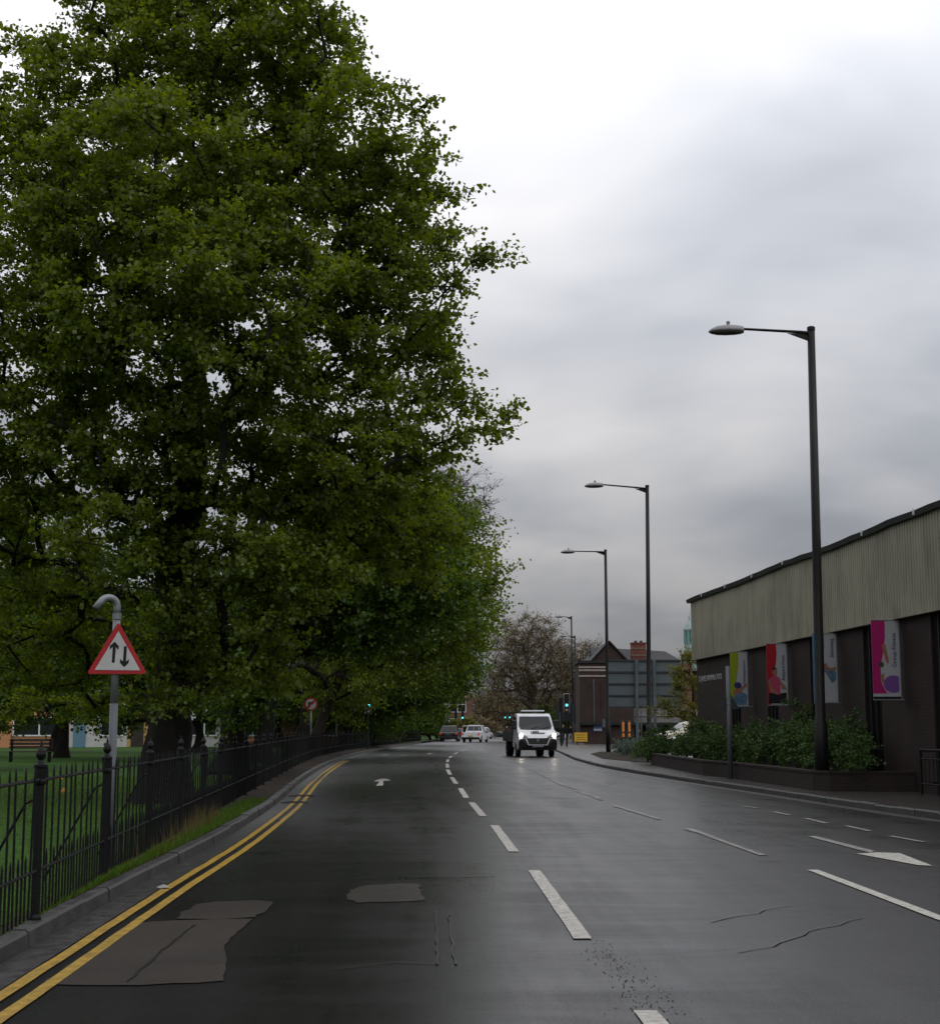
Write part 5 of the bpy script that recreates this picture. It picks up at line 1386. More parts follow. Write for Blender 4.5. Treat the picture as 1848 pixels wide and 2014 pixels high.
# ------------------------------------------------------------------ the brick hall with cupola
def hall():
    Yd = 140.0
    def X(u): return at(u, 1400, Yd).x
    def Z(v): return at(1200, v, Yd).z - KH
    root = thing('brick_hall', 'dark brick hall with stone bands, slate roof and red chimney', 'building', (X(1140), Yd, KH))
    x0 = X(1140)
    LX = lambda u: X(u) - x0
    # front block with parapet
    MB().box((0, 0, -0.1), (LX(1246), 6, Z(1301))).build('front_wall', M['hallbrick'], root, uv='box')
    MB().box((-0.15, -0.15, Z(1304)), (LX(1246) + .1, 6.15, Z(1299))).build('parapet_coping', M['slate'], root)
    for v0, v1 in ((1314, 1310.5), (1320, 1316.5), (1331, 1328)):
        MB().box((-0.06, -0.06, Z(v0)), (LX(1246), -0.002, Z(v1))).build('stone_band', M['stone'], root)
    MB().box((LX(1166.5), -0.08, Z(1420)), (LX(1168.5), -0.002, Z(1336))).build('downpipe', M['polegrey'], root)
    MB().box((LX(1181), -0.06, Z(1400)), (LX(1182.5), -0.002, Z(1345))).build('downpipe', M['hallbrick'], root, uv='box')
    # canopy line and ground floor
    MB().box((-0.1, -0.45, Z(1426)), (LX(1246), -0.003, Z(1420))).build('canopy', M['black'], root)
    MB().box((LX(1146), -0.05, 0.02), (LX(1240), -0.004, Z(1427))).build('ground_floor_front', M['hallbrick'], root, uv='box')
    # gable behind the parapet
    def gable(ul, ua, ur, va, vb, y0, y1, m, nm):
        pts = [(LX(ul), y0, Z(vb)), (LX(ur), y0, Z(vb)), (LX(ua), y0, Z(va))]
        return MB().prism(pts, (0, y1 - y0, 0)).build(nm, m, root, uv='box')
    gable(1163, 1205, 1247, 1262, 1305, 3.0, 22, M['hallbrick'], 'gable')
    for s, (ua, ub) in enumerate(((1161, 1206), (1249, 1204))):
        a = Vector((LX(ua), 2.8, Z(1306))); b_ = Vector((LX(ub), 2.8, Z(1258)))
        d = (b_ - a).normalized(); n = Vector((-d.z, 0, d.x)); n = n if n.z > 0 else -n
        MB().prism([a, b_, b_ + n * 0.12, a + n * 0.12], (0, 19.5, 0)).build('roof_slope', M['slate'], root)
    # long hall behind, ridge running right
    yb0, yb1 = 7.0, 17.0
    xa, xb = LX(1225), LX(1400)
    ze = Z(1312); zr0, zr1 = Z(1272), Z(1281)
    MB().box((xa, yb0, 0), (xb, yb1, ze)).build('hall_wall', M['hallbrick'], root, uv='box')
    ym = (yb0 + yb1) / 2
    mb = MB()
    hip = LX(1342)
    vs = [(xa - 2, yb0 - .4, ze - .1), (xb, yb0 - .4, ze - .1), (xb, yb1 + .4, ze - .1), (xa - 2, yb1 + .4, ze - .1), (xa - 2, ym, zr0 + .6), (hip, ym, zr1 + .6)]
    mb.add(vs, [(0, 1, 5, 4), (2, 3, 4, 5), (1, 2, 5), (3, 0, 4), (0, 3, 2, 1)])
    mb.build('main_roof', M['slate'], root)
    # chimney
    ch = MB().box((LX(1256), 5.0, Z(1306)), (LX(1284), 6.6, Z(1259.5))).build('chimney', M['redbrick'], root, uv='box')
    for v0, v1 in ((1284, 1283), (1270, 1269)):
        MB().box((LX(1256) - .05, 4.95, Z(v0)), (LX(1284) + .05, 6.65, Z(v1))).build('chimney_band', M['stone'], ch)
    MB().box((LX(1256) - .06, 4.93, Z(1260)), (LX(1284) + .06, 6.67, Z(1257.5))).build('chimney_cap', M['redbrick'], ch, uv='box')
    for u in (1265, 1276): MB().lathe([(0.16, Z(1257.5)), (0.13, Z(1253))], 10, (LX(u), 5.8, 0)).build('chimney_pot', M['hallbrick'], ch)
    # concrete band front and tan brick return on the right
    MB().box((LX(1246) + .02, 1.0, Z(1421)), (LX(1378), 6.5, Z(1393))).build('concrete_band', M['conc_band'], root)
    MB().box((LX(1246), 0.9, Z(1408)), (LX(1378), 0.998, Z(1407))).build('band_groove', M['stone'], root)
    MB().box((LX(1246) + .02, 3.0, -0.1), (LX(1378), 6.4, Z(1421.5))).build('ground_floor_wall', M['hallbrick'], root, uv='box')
    MB().box((LX(1246) + .02, 0.7, Z(1426)), (LX(1378), 2.9, Z(1421.5))).build('fascia', M['black'], root)
    MB().box((LX(1334), 5.0, 0), (LX(1378), 6.9, Z(1300))).build('return_wall', M['tanbrick'], root, uv='box')
    for v in (1320, 1342, 1365):
        wn_ = MB().box((LX(1346), 4.95, Z(v + 12)), (LX(1353), 4.997, Z(v))).build('window', M['glass'], root)
        MB().box((LX(1345), 4.90, Z(v + 13.5)), (LX(1354), 4.948, Z(v + 12.2))).build('sill', M['louvre'], wn_)
        MB().box((LX(1349.2), 4.92, Z(v + 12)), (LX(1350), 4.949, Z(v))).build('glazing_bar', M['louvre'], wn_)
    # notice boards
    for u0, u1, v0, v1 in ((1166, 1183, 1424.5, 1438), (1296, 1312, 1424.5, 1441)):
        yy = -0.08 if u0 < 1200 else 2.96
        nb = MB().box((LX(u0), yy - .06, Z(v1)), (LX(u1), yy, Z(v0))).build('notice_board', M['poster_blue'], root)
        MB().box((LX(u0) + .05, yy - .066, Z(v1) + .05), (LX(u1) - .05, yy - .061, Z(v1 - 4.5))).build('notice_strip', M['poster_pale'], nb)
    MB().box((LX(1281), 2.94, 0), (LX(1292), 2.99, Z(1430))).build('door', M['recess'], root)
    # cupola of green copper
    cu = at(1356, 1300, 158); cx_ = cu.x - x0; cy_ = 18.0
    def ZZ(v): return at(1356, v, 158).z - KH
    k_ = 158 / FPX
    oct_ = lambda r0, v0, r1, v1: MB().lathe([(r0 * k_, ZZ(v0)), (r1 * k_, ZZ(v1))], 8, (cx_, cy_, 0))
    cp = oct_(14, 1345, 12.2, 1289).build('cupola', M['copper'], root)
    MB().lathe([(13.4 * k_, ZZ(1289.5)), (13.8 * k_, ZZ(1288)), (12.0 * k_, ZZ(1286.5))], 8, (cx_, cy_, 0)).build('cornice', M['copperlight'], cp)
    MB().lathe([(12.0 * k_, ZZ(1287)), (9.6 * k_, ZZ(1267)), (9.6 * k_, ZZ(1266))], 8, (cx_, cy_, 0)).build('skirt', M['copperlight'], cp)
    MB().lathe([(6.4 * k_, ZZ(1267)), (6.4 * k_, ZZ(1241))], 8, (cx_, cy_, 0)).build('lantern_core', M['louvre'], cp)
    for i in range(8):
        a = math.pi / 8 + i * math.pi / 4
        MB().box((cx_ + 9.2 * k_ * math.cos(a) - .1, cy_ + 9.2 * k_ * math.sin(a) - .1, ZZ(1267)), (cx_ + 9.2 * k_ * math.cos(a) + .1, cy_ + 9.2 * k_ * math.sin(a) + .1, ZZ(1241))).build('lantern_post', M['copper'], cp)
    for j in range(6):
        v = 1264.5 - j * 4.1
        MB().lathe([(8.6 * k_, ZZ(v)), (8.2 * k_, ZZ(v - 1.1))], 8, (cx_, cy_, 0)).build('louvre', M['copper'], cp)
    MB().lathe([(9.8 * k_, ZZ(1242)), (11.6 * k_, ZZ(1239)), (11.2 * k_, ZZ(1237)), (8.5 * k_, ZZ(1232)), (6.5 * k_, ZZ(1227)), (4.0 * k_, ZZ(1223)), (1.6 * k_, ZZ(1220.5)), (0.9 * k_, ZZ(1217)), (1.3 * k_, ZZ(1215)), (0.5 * k_, ZZ(1210)), (0.08 * k_, ZZ(1201))], 8, (cx_, cy_, 0)).build('dome', M['copperlight'], cp)
hall()

# ------------------------------------------------------------------ far brick block and park houses
def simple_house(name, label, X0, X1, Yd, zt, wallm, wins, cat='building', base=0.0, roofm=None, group=None, depth=9, doors=(), roof_h=2.4):
    root = thing(name, label, cat, (X0, Yd, base), 0, group)
    W = X1 - X0; H = zt - base
    MB().box((0, 0, -0.3), (W, depth, H)).build('wall', wallm, root, uv='box')
    if roofm:
        MB().add([(-.2, -.3, H), (W + .2, -.3, H), (W + .2, depth + .3, H), (-.2, depth + .3, H), (-.2, depth / 2, H + roof_h), (W + .2, depth / 2, H + roof_h)],
                 [(0, 1, 5, 4), (2, 3, 4, 5), (1, 2, 5), (3, 0, 4), (3, 2, 1, 0)]).build('roof', roofm, root)
    for (a, b_, z0, z1, nx, nz) in wins:
        wn_ = MB().box((a, -0.03, z0), (b_, -0.003, z1)).build('window', M['glass'], root)
        for i in range(nx + 1):
            xx = a + (b_ - a) * i / nx
            MB().box((xx - .05, -0.075, z0), (xx + .05, -0.032, z1)).build('mullion', M['louvre'], wn_)
        for i in range(nz + 1):
            zz = z0 + (z1 - z0) * i / nz
            MB().box((a - .05, -0.10, zz - .05), (b_ + .05, -0.077, zz + .05)).build('glazing_bar', M['louvre'], wn_)
    for (a, b_, z1, m_) in doors:
        MB().box((a, -0.06, 0.0), (b_, -0.004, z1)).build('door', m_, root)
    return root
zt = at(905, 1367, 255).z
simple_house('brick_block', 'red brick block with white window bays seen at the far end of the road', at(880, 1400, 255).x, at(930, 1400, 255).x, 255, zt, M['tanbrick'],
             [(0.3, 3.0, zt - 2.8, zt - 0.3, 2, 2), (0.3, 3.6, zt - 5.4, zt - 3.9, 3, 1), (1.2, 3.3, 0.6, 2.2, 2, 1)], depth=10)
simple_house('terrace_building', 'dark brown brick terrace behind the plane tree', at(935, 1400, 330).x, at(1130, 1400, 330).x, 330, 7.5, M['hallbrick'],
             [(2 + i * 3.0, 3.6 + i * 3.0, 3.6, 5.2, 2, 1) for i in range(6)] + [(2 + i * 3.0, 3.6 + i * 3.0, 0.8, 2.4, 2, 1) for i in range(6)], roofm=M['slate'])
hx = -43.0
cols = [('peach', 'peach rendered terraced house beyond the park'), ('houseWhite', 'white terraced house with a pale front beyond the park'), ('housecream', 'narrow ochre terraced house beyond the park lawn'), ('houseWhite', 'white terraced house behind the thick park trunk'),
        ('peach', 'narrow peach terraced house between a white and a brick one'), ('tanbrick', 'grey brown brick terraced house beyond the park'), ('houseWhite', 'white terraced house glimpsed past the great lime trunk'), ('tanbrick', 'brick terraced house right of the great lime')]
wds = [9.0, 4.2, 2.2, 4.6, 3.2, 5.5, 4, 6]
hx = at(0, 1470, 112).x - 4
for (cm, lb), wd in zip(cols[:6], wds):
    simple_house('terraced_house', lb, hx, hx + wd - 0.01, 112, 6.0, M[cm], [(0.4, min(1.8, wd - .4), 3.6, 5.0, 2, 1), (wd * .55, wd - .3, 0.9, 2.2, 2, 1)] if wd > 3 else [(0.4, 1.6, 3.6, 5, 2, 1)], cat='house', base=0.05, roofm=M['slate'], group='terraced houses beyond the park',
                 doors=[(0.3, 1.2, 2.05, M['houseblue'] if cm == 'houseWhite' else M['hallbrick'])])
    hx += wd

# park bench
def bench():
    q = gnd(58, 1500, 0.1)
    root = thing('park_bench', 'dark slatted wooden bench on the park lawn under the trees', 'bench', (q.x, q.y, 0.1), R(8))
    for k in range(3): MB().box((-0.85, -0.1 + k * 0.15, 0.42), (0.85, 0.02 + k * 0.15, 0.45)).build('seat_slat', M['wood'], root)
    for k in range(3): MB().box((-0.85, 0.36 + k * 0.02, 0.55 + k * 0.14), (0.85, 0.385 + k * 0.02, 0.66 + k * 0.14)).build('back_slat', M['wood'], root)
    for x_ in (-0.75, 0.75):
        for y_ in (-0.05, 0.33): MB().box((x_ - .04, y_, -0.05), (x_ + .04, y_ + 0.06, 0.42 if y_ < 0 else 0.93)).build('leg', M['iron'], root)
        MB().box((x_ - .04, -0.08, 0.62), (x_ + .04, 0.36, 0.66)).build('armrest', M['wood'], root)
bench()
# orange litter on the lawn
for i, (u, v) in enumerate(((118, 1533), (126, 1560))):
    q = gnd(u, v, 0.11)
    mb = MB(); r7 = random.Random(i); ring = [(0.09 * math.cos(a) * r7.uniform(.6, 1.2), 0.09 * math.sin(a) * r7.uniform(.6, 1.2), r7.uniform(0, .03)) for a in [t * .8 for t in range(8)]]
    mb.add(ring + [(0, 0, 0.13)], [(t, (t + 1) % 8, 8) for t in range(8)])
    o = mb.build('litter', M['orange']); o.location = (q.x, q.y, 0.10)
    props(o, ['orange scrap lying on the lawn just past the railings bar', 'second orange scrap lower on the lawn by the railings'][i], 'litter')

# ------------------------------------------------------------------ vehicles
def wheel(parent, x, y, r, w_=0.2):
    t = MB().lathe([(r * .62, -w_ / 2), (r * .95, -w_ / 2), (r, -w_ * .35), (r, w_ * .35), (r * .95, w_ / 2), (r * .62, w_ / 2)], 20, (x, y, r), 'X').build('wheel', M['rubber'], parent)
    MB().lathe([(r * .25, -w_ * .52), (r * .6, -w_ * .48), (r * .62, w_ * .48), (r * .25, w_ * .52)], 14, (x, y, r), 'X').build('rim', M['chrome'], t)
def arch(yc, r, n=7): return [(yc + r * math.cos(a), 0.30 + r * math.sin(a)) for a in [math.pi - i * math.pi / (n - 1) for i in range(n)]]
def body_from_profile(prof, wf, name, m, parent, bevel=0.03):
    n = len(prof)
    vs = [(-wf(y, z), y, z) for y, z in prof] + [(wf(y, z), y, z) for y, z in prof]
    fs = [tuple(range(n)), tuple(range(2 * n - 1, n - 1, -1))] + [(i, (i + 1) % n, n + (i + 1) % n, n + i) for i in range(n)]
    return MB().add(vs, fs).build(name, m, parent, bevel=bevel)
def quad_on(mb, a, b, wf, inset=0.06, off=0.012, w0=None):
    """panel across the car on the profile edge a-b, pushed out by off"""
    A, B = Vector((0, a[0], a[1])), Vector((0, b[0], b[1]))
    d = (B - A).normalized(); n = Vector((0, -d.z, d.y))
    return d, n

def van():
    q = gnd(1057, 1489)
    root = thing('flatbed_van', 'white flatbed van with lit headlights driving towards the camera', 'van', (q.x, q.y, 0), R(7))
    wf = lambda y, z: 1.0 if z < 1.25 else 1.0 - (z - 1.25) * 0.13
    prof = [(0.02, 0.42), (-0.06, 0.62), (-0.05, 0.92), (0.06, 1.12), (0.42, 1.36), (0.58, 1.42), (1.18, 2.12), (1.40, 2.22), (2.05, 2.24), (2.08, 0.55)] + list(reversed(arch(0.95, 0.42)))[0:0] + [(1.42, 0.42)] + [(y, z + .02) for y, z in reversed(arch(0.95, 0.42))] + [(0.48, 0.42)]
    cab = body_from_profile(prof, wf, 'cab', M['vanwhite'], root, 0.05)
    def front_panel(pts, nm, m, off, parent=cab):
        """pts (x,z) on the front; y follows the cab profile"""
        def yz(z):
            zs = [0.42, .62, .92, 1.12, 1.36, 1.42, 2.12, 2.22]; ys = [0.02, -.06, -.05, .06, .42, .58, 1.18, 1.40]
            return float(np.interp(z, zs, ys))
        a = [(x, yz(z) - off, z) for x, z in pts]
        return MB().prism(a, (0, 0.02, 0)).build(nm, m, parent)
    # windscreen with rounded lower corners
    front_panel([(-.80, 1.44), (-.7, 1.40), (0, 1.36 + .02), (.7, 1.40), (.80, 1.44), (.86, 1.6), (.79, 2.02), (.75, 2.08), (-.75, 2.08), (-.79, 2.02), (-.86, 1.6)], 'windscreen', M['glass'], 0.03)
    # strips: windscreen lies over the slope, so lay it as a fan of narrow bands
    front_panel([(-.99, .38), (.99, .38), (1.0, .78), (.93, .90), (.66, .96), (.5, .62), (-.5, .62), (-.66, .96), (-.93, .90), (-1.0, .78)], 'bumper', M['black'], 0.06)
    front_panel([(-.66, .97), (-.5, .60), (.5, .60), (.66, .97), (.60, .97), (.47, .64), (-.47, .64), (-.60, .97)], 'grille_surround', M['vanwhite'], 0.085)
    front_panel([(-.60, .965), (-.46, .65), (.46, .65), (.60, .965)], 'grille', M['black'], 0.055)
    MB().prism([(0.075 * math.cos(a), -0.125, .85 + 0.085 * math.sin(a)) for a in [t * math.pi / 8 for t in range(16)]], (0, 0.02, 0)).build('emblem', M['chrome'], cab)
    for s in (-1, 1):
        front_panel([(s * .98, 1.20), (s * .93, 1.24), (s * .62, 1.10), (s * .50, 1.0), (s * .60, .99), (s * .97, 1.03)], 'headlamp_unit', M['lens_dark'], 0.045)
        MB().lathe([(0.095, -0.10), (0.10, -0.085), (0.05, -0.07)], 16, (s * .86, 0.04, 1.11), 'Y').build('headlight', M['headlight'], cab)
        wheel(root, s * .88, 0.95, 0.34, 0.22)
        wheel(root, s * .82, 4.2, 0.34, 0.36)
        # mirror
        mr_ = MB().box((s * 1.10 - .13, 0.72, 1.42), (s * 1.10 + .13, 0.86, 1.90)).build('wing_mirror', M['black'], cab, bevel=0.05)
        MB().bar((s * .93, 0.82, 1.52), (s * 1.05, 0.80, 1.52), 0.03, 8).build('mirror_arm', M['black'], mr_)
        MB().prism([(s * .995, 0.75, 1.45), (s * .995, 1.95, 1.45), (s * .92, 1.95, 2.05), (s * .92, 1.30, 2.05)], (s * .012, 0, 0)).build('side_window', M['glass'], cab)
    front_panel([(-.29, .37 + .14), (.29, .37 + .14), (.29, .37 + .25), (-.29, .37 + .25)], 'number_plate', M['poster_pale'], 0.088)
    # bonnet lettering: small dark block mark with an outline strip
    for (xa, xb, za, zb_) in ((-.30, -.27, 1.20, 1.33), (-.22, -.12, 1.235, 1.325), (-.09, 0.0, 1.235, 1.325), (.03, .1, 1.235, 1.325), (-.30, .38, 1.195, 1.21), (.05, .40, 1.235, 1.25), (.37, .40, 1.2, 1.25)):
        front_panel([(xa, za), (xb, za), (xb, zb_), (xa, zb_)], 'bonnet_mark', M['b_dark'], 0.05)
    for s in (-.25, .3):
        MB().bar((s, .53, 1.45), (s + .42, .62, 1.56), 0.014, 6).build('wiper', M['black'], cab)
    # roof light bar
    lb_ = MB().box((-.62, 1.50, 2.34), (.62, 1.72, 2.41)).build('light_bar', M['vanwhite'], root, bevel=0.02)
    for s in (-.5, .5): MB().box((s - .04, 1.55, 2.2), (s + .04, 1.66, 2.34)).build('bracket', M['black'], lb_)
    # load bed
    MB().box((-1.05, 2.2, 0.78), (1.05, 5.3, 0.88)).build('bed_floor', M['beddark'], root)
    for x_ in (-1.06, 1.02): MB().box((x_, 2.2, 0.88), (x_ + .04, 5.3, 1.30)).build('drop_side', M['beddark'], root)
    MB().box((-1.02, 2.2, .881), (1.02, 2.26, 1.9)).build('headboard', M['beddark'], root)
    MB().box((-1.02, 5.26, .881), (1.02, 5.3, 1.30)).build('tailboard', M['beddark'], root)
    for s in (-.45, .39): MB().box((s, .6, .45), (s + .08, 5.2, .6)).build('chassis_rail', M['black'], root)
    MB().box((-1.1, 3.7, .35), (-.62, 3.75, .95)).build('mudguard', M['black'], root); MB().box((.62, 3.7, .35), (1.1, 3.75, .95)).build('mudguard', M['black'], root)
    # load: rough sacks
    mb = MB()
    r8 = random.Random(6)
    for i in range(6):
        cx_, cy_, cz_ = r8.uniform(-.7, .7), 2.7 + i * .42, 1.05
        mb.lathe([(0.05, -.32), (0.2, -.22), (0.26, 0), (0.2, .22), (0.05, .32)], 9, (cx_, cy_, cz_), 'X')
    mb.build('load', M['browncloth'], root)
van()

def car(name, label, loc, rz, paint, L=4.4, W=1.8, H=1.6, kind='suv', rear=True, cat='car', group=None):
    root = thing(name, label, cat, loc, rz, group)
    w2 = W / 2; wf = lambda y, z: w2 if z < 0.95 else w2 - (z - 0.95) * 0.30
    r = 0.34 if kind != 'pickup' else 0.37
    a1, a2 = L * .19, L * .80
    bot = [(y, z) for y, z in ((L - .15, .32), (a2 + .42, .30))] + list(reversed(arch(a2, .40))) + [(a2 - .42, .30), (a1 + .42, .30)] + list(reversed(arch(a1, .40))) + [(a1 - .42, .30), (0.1, .34)]
    if kind == 'pickup':
        top = [(0, .55), (0.03, .88), (1.15, 1.02), (1.75, H - .08), (2.0, H), (3.0, H), (3.15, 1.08), (L - .03, 1.06), (L, .5)]
    elif kind == 'van':
        top = [(0, .6), (0.05, .95), (0.75, 1.15), (1.55, H - .1), (1.9, H), (L - .1, H), (L, 1.0), (L, .5)]
    else:
        top = [(0, .55), (0.05, .80), (1.05, .98), (1.75, H - .10), (2.2, H), (L - .75, H - .04), (L - .18, 1.02), (L - .02, .95), (L, .5)]
    prof = top + bot
    body = body_from_profile(prof, wf, 'body', paint, root, 0.04)
    for s in (-1, 1):
        wheel(root, s * (w2 - .11), a1, r); wheel(root, s * (w2 - .11), a2, r)
    # glazing
    def strip(p0, p1, nm, f0=0.12, f1=0.9):
        A = Vector((0, *p0)); B = Vector((0, *p1)); d = B - A; n = Vector((0, d.z, -d.y)).normalized()
        if n.dot(Vector((0, (A.y + B.y) / 2 - L / 2, 0.6))) < 0: n = -n
        q0, q1 = A + d * f0, A + d * f1
        x0, x1 = wf(0, q0.z) - .10, wf(0, q1.z) - .10
        pts = [Vector((-x0, q0.y, q0.z)), Vector((x0, q0.y, q0.z)), Vector((x1, q1.y, q1.z)), Vector((-x1, q1.y, q1.z))]
        MB().prism([p + n * .008 for p in pts], n * .01).build(nm, M['glass'], body)
    if kind == 'pickup':
        strip(top[2], top[3], 'windscreen'); strip((3.15, 1.08), (3.0, H), 'rear_window', .2, .9)
        sy = [(1.35, 1.06), (3.0, 1.06), (2.92, H - .1), (1.9, H - .1)]
        MB().box((-w2 + .08, 3.25, 1.0), (w2 - .08, L - .1, 1.075)).build('tonneau', M['beddark'], body)
        MB().tube([(-w2 + .1, L - .08, 1.05), (-w2 + .12, L - .2, H - .1), (w2 - .12, L - .2, H - .1), (w2 - .1, L - .08, 1.05)], .03, 8).build('rack', M['vanwhite'], body)
        for x_ in (-.3, .3): MB().bar((x_, L - .18, 1.05), (x_, L - .2, H - .1), .02, 8).build('rack_bar', M['vanwhite'], body)
        for s in (-1, 1): MB().bar((s * (w2 - .12), 3.0, H - .06), (s * (w2 - .12), L - .2, H - .1), .025, 8).build('rack_rail', M['vanwhite'], body)
    else:
        strip(top[2], top[3], 'windscreen'); 
        if kind == 'van': strip((L, 1.0), (L - .1, H), 'rear_window', .15, .8)
        else: strip(top[6], top[5], 'rear_window', .1, .85)
        sy = [(1.35, 1.02), (L - .7, 1.02), (L - .95, H - .14), (1.95, H - .14)]
    for s in (-1, 1):
        MB().prism([(s * (wf(0, z) + .002), y, z) for y, z in sy], (s * .01, 0, 0)).build('side_window', M['glass'], body)
        MB().prism([(s * (w2 - .22), L + .002, .78), (s * (w2 - .02), L - .03, .78), (s * (w2 - .04), L - .03, 1.02), (s * (w2 - .2), L - .0, 1.02)], (0, .02, 0)).build('tail_lamp', M['taillight'], body)
        MB().prism([(s * (w2 - .35), -.01, .68), (s * (w2 - .04), .03, .70), (s * (w2 - .06), .05, .83), (s * (w2 - .35), .02, .80)], (0, -.02, 0)).build('head_lamp_unit', M['lens_dark'], body)
        MB().box((s * (w2 + .08) - .09, 1.5, 1.0), (s * (w2 + .08) + .09, 1.62, 1.14)).build('wing_mirror', M['black'], body)
    MB().box((-.26, L + .003, .62 if kind != 'suv' else .72), (.26, L + .02, .74 if kind != 'suv' else .84)).build('number_plate', M['yellowsign'] if kind != 'suv' else M['polegrey'], body)
    MB().box((-w2 + .04, L - .08, .36), (w2 - .04, L + .05, .56)).build('rear_bumper', M['black'], body, bevel=.03)
    return root
def place(u, v): return gnd(u, v)
q = gnd(882, 1458.5); car('black_suv', 'black sport utility car driving away with red tail lamps', (q.x + .3, q.y + 4.6, 0), R(176), M['carblack'], 4.6, 2.05, 1.80)
q = gnd(926, 1460.3); car('pickup_truck', 'white pickup truck driving away beside the black car', (q.x + 1.0, q.y + 5.1, 0), R(168), M['vanwhite'], 5.1, 2.0, 1.82, 'pickup', cat='pickup')
q = gnd(904, 1452.5); car('red_car', 'dark red car just visible between the black car and pickup', (q.x, q.y + 4.2, 0), R(174), M['carred'], 4.2, 1.8, 1.55)
q = gnd(944, 1453.5); car('silver_car', 'pale car ahead of the white pickup', (q.x + 1, q.y + 4.2, 0), R(164), M['vanwhite'], 4.2, 1.8, 1.65)
q = gnd(990, 1449.5); car('parked_car', 'grey car far away below the pair of green signals', (q.x, q.y, 0), R(70), M['polegrey'], 4.2, 1.8, 1.6)
q = gnd(1114, 1458); car('white_car', 'white car behind the walking people at the junction', (q.x, q.y, 0), R(80), M['vanwhite'], 4.3, 1.8, 1.6)
q = at(1296, 1452, 90); car('parked_van', 'cream coloured van parked behind the planter bushes', (q.x, 90, KH), R(-75), M['cream'], 4.8, 1.9, 1.75, 'van', cat='van')
q = at(1322, 1452, 82); car('parked_white_car', 'white car parked behind the planter bushes in front of the cream van', (q.x, 82, KH), R(-70), M['vanwhite'], 4.0, 1.75, 1.55)
# vehicles beyond the railings in the park road
q = at(600, 1475, 104); car('parked_blue_car', 'blue car glimpsed beyond the railings near the no right turn sign', (q.x - 3, 118, 0.12), R(85), M['houseblue'], 4.2, 1.8, 1.5)
q = at(640, 1478, 104); car('parked_white_van', 'white van glimpsed over the railings under the limes', (q.x - 1, 126, 0.12), R(85), M['vanwhite'], 4.6, 1.9, 1.9, 'van', cat='van')

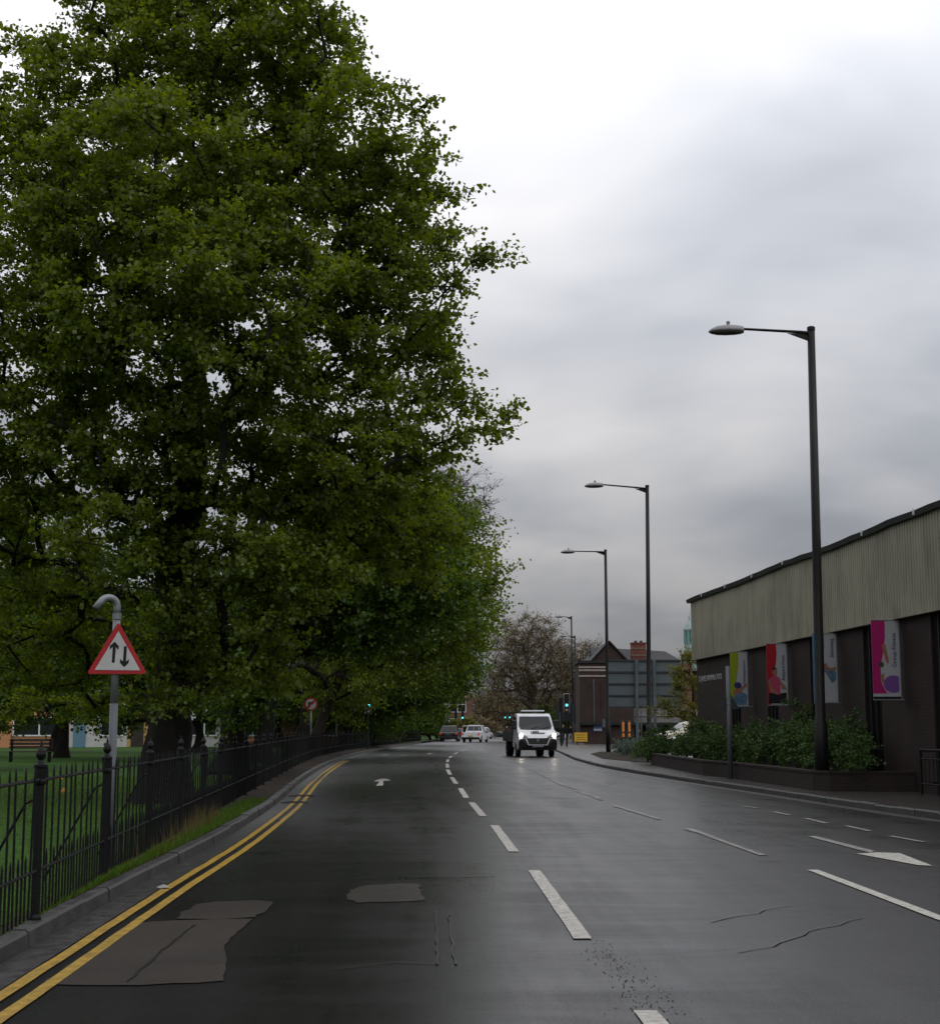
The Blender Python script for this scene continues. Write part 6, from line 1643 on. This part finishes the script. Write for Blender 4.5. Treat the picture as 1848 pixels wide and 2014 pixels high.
# ------------------------------------------------------------------ people
def person(name, label, loc, rz, top_m, leg_m, stride=0.18, h=1.72, cap=None, riding=False, carry=False):
    root = thing(name, label, 'person', loc, rz)
    s = h / 1.72
    if not riding:
        J = {'pel': (0, 0, .93), 'wai': (0, 0, 1.08), 'che': (0, -.01, 1.30), 'nec': (0, -.01, 1.46), 'hd0': (0, -.02, 1.55), 'hd1': (0, -.02, 1.70),
             'lh': (-.09, 0, .88), 'lk': (-.10, -stride, .50), 'la': (-.10, -stride * .9, .09), 'lt': (-.11, -stride * .9 - .16, .04),
             'rh': (.09, 0, .88), 'rk': (.10, stride * .5, .49), 'ra': (.10, stride * 1.6, .13), 'rt': (.11, stride * 1.6 - .12, .03),
             'ls': (-.19, 0, 1.40), 'le': (-.25, .10, 1.13), 'lw': (-.25, -.02, .90), 'lf': (-.25, -.05, .81),
             'rs': (.19, 0, 1.40), 're': (.25, -.06, 1.13), 'rw': (.25, -.18, .93), 'rf': (.25, -.22, .85)}
    else:
        J = {'pel': (0, .12, .92), 'wai': (0, .05, 1.08), 'che': (0, -.06, 1.30), 'nec': (0, -.12, 1.46), 'hd0': (0, -.15, 1.54), 'hd1': (0, -.16, 1.69),
             'lh': (-.1, .08, .88), 'lk': (-.13, -.24, .70), 'la': (-.12, -.02, .36), 'lt': (-.12, -.17, .30),
             'rh': (.1, .08, .88), 'rk': (.13, -.18, .52), 'ra': (.12, .02, .14), 'rt': (.12, -.12, .1),
             'ls': (-.19, -.06, 1.38), 'le': (-.27, -.24, 1.16), 'lw': (-.26, -.45, 1.06), 'lf': (-.25, -.52, 1.04),
             'rs': (.19, -.06, 1.38), 're': (.27, -.24, 1.16), 'rw': (.26, -.45, 1.06), 'rf': (.25, -.52, 1.04)}
    Rr = {'pel': .145, 'wai': .135, 'che': .165, 'nec': .06, 'hd0': .085, 'hd1': .085, 'lh': .095, 'rh': .095, 'lk': .065, 'rk': .065, 'la': .045, 'ra': .045, 'lt': .04, 'rt': .04,
          'ls': .07, 'rs': .07, 'le': .05, 're': .05, 'lw': .037, 'rw': .037, 'lf': .035, 'rf': .035}
    E = [('pel', 'wai'), ('wai', 'che'), ('che', 'nec'), ('nec', 'hd0'), ('hd0', 'hd1'), ('pel', 'lh'), ('lh', 'lk'), ('lk', 'la'), ('la', 'lt'), ('pel', 'rh'), ('rh', 'rk'), ('rk', 'ra'), ('ra', 'rt'),
         ('che', 'ls'), ('ls', 'le'), ('le', 'lw'), ('lw', 'lf'), ('che', 'rs'), ('rs', 're'), ('re', 'rw'), ('rw', 'rf')]
    ks = list(J); me = bpy.data.meshes.new('body')
    me.from_pydata([tuple(c * s for c in J[k_]) for k_ in ks], [(ks.index(a), ks.index(b_)) for a, b_ in E], [])
    o = bpy.data.objects.new('body', me); COL.objects.link(o)
    sk = o.modifiers.new('skin', 'SKIN')
    for i, k_ in enumerate(ks):
        d = me.skin_vertices[0].data[i]; d.radius = (Rr[k_] * s, Rr[k_] * s * (.75 if k_ in ('pel', 'wai', 'che') else 1)); d.use_root = (k_ == 'pel')
    sb = o.modifiers.new('sub', 'SUBSURF'); sb.levels = sb.render_levels = 2
    dg = bpy.context.evaluated_depsgraph_get()
    em = bpy.data.meshes.new_from_object(o.evaluated_get(dg))
    bpy.data.objects.remove(o)
    for m_ in (top_m, leg_m, M['skin'], M['hair'], M['black']): em.materials.append(m_)
    lim = .93 * s
    for p_ in em.polygons:
        c = p_.center; p_.use_smooth = True
        hx_ = abs(c.x)
        if c.z > 1.47 * s: mi = 2 if (c.y < -.03 * s and c.z < 1.68 * s) else 3
        elif hx_ > .21 * s and c.z < (.92 if not riding else 1.12) * s and c.z > .75 * s: mi = 2
        elif c.z < .11 * s: mi = 4
        elif c.z < lim and hx_ < .2 * s: mi = 1
        else: mi = 0
        p_.material_index = mi
    bo = bpy.data.objects.new('body', em); COL.objects.link(bo); bo.parent = root
    # face: nose and ears, hair cap
    hz = 1.62 * s; hy = (-.02 if not riding else -.155) * s
    MB().add([(0, hy - .115 * s, hz - .02 * s), (-.018 * s, hy - .085 * s, hz - .02 * s), (.018 * s, hy - .085 * s, hz - .02 * s), (0, hy - .088 * s, hz + .035 * s)], [(0, 1, 3), (0, 3, 2), (0, 2, 1)]).build('nose', M['skin'], root)
    if cap: MB().lathe([(.115 * s, hz + .01), (.125 * s, hz + .04), (.11 * s, hz + .10), (.05 * s, hz + .145)], 14, (0, hy, 0)).build('helmet', cap, root, smooth=True)
    else: MB().lathe([(.098 * s, hz + .02), (.10 * s, hz + .06), (.07 * s, hz + .11), (.02 * s, hz + .125)], 12, (0, hy + .012, 0)).build('hair', M['hair'], root, smooth=True)
    return root
q = gnd(1107, 1464.5, KH)
person('person', 'person in a black jacket and dark trousers walking beside the white van', (q.x, q.y, KH), R(20), M['darkcloth'], M['denim'], h=1.70)
q = gnd(1122, 1462, KH)
person('person', 'person in a dark jacket and pale trousers by the signal pole', (q.x, q.y, KH), R(-40), M['darkcloth'], M['palecloth'], h=1.62)
# rider on a bicycle, far off
q = gnd(996, 1450.5)
def bicycle(loc, rz):
    root = thing('bicycle', 'bicycle ridden towards the camera far along the road', 'bicycle', loc, rz)
    for y_ in (-.52, .52):
        t = MB(); pts = [(0, y_ + .33 * math.cos(a), .34 + .33 * math.sin(a)) for a in [2 * math.pi * i / 20 for i in range(21)]]
        t.tube(pts, .018, 6); t.build('wheel', M['rubber'], root)
        for i in range(6):
            a = i * math.pi / 6
            t2 = MB().bar((0, y_ - .32 * math.cos(a), .34 - .32 * math.sin(a)), (0, y_ + .32 * math.cos(a), .34 + .32 * math.sin(a)), .003, 4); t2.build('spoke', M['chrome'], root)
    fr_ = MB()
    for a, b_ in (((0, .52, .34), (0, .08, .32)), ((0, .08, .32), (0, .2, .86)), ((0, .2, .80), (0, -.38, .88)), ((0, .08, .32), (0, -.38, .82)), ((0, .52, .34), (0, .2, .8)), ((0, -.52, .34), (0, -.38, .98))): fr_.bar(a, b_, .016, 6)
    fr_.build('frame', M['black'], root)
    MB().bar((-.27, -.44, 1.02), (.27, -.44, 1.02), .014, 6).build('handlebar', M['black'], root)
    MB().box((-.07, .1, .86), (.07, .34, .92)).build('saddle', M['black'], root, bevel=.02)
    return root
bicycle((q.x, q.y, 0), R(12))
person('person', 'person in brown clothes and a pale helmet riding the far bicycle', (q.x, q.y, 0.02), R(12), M['browncloth'], M['denim'], cap=M['helmet'], riding=True)
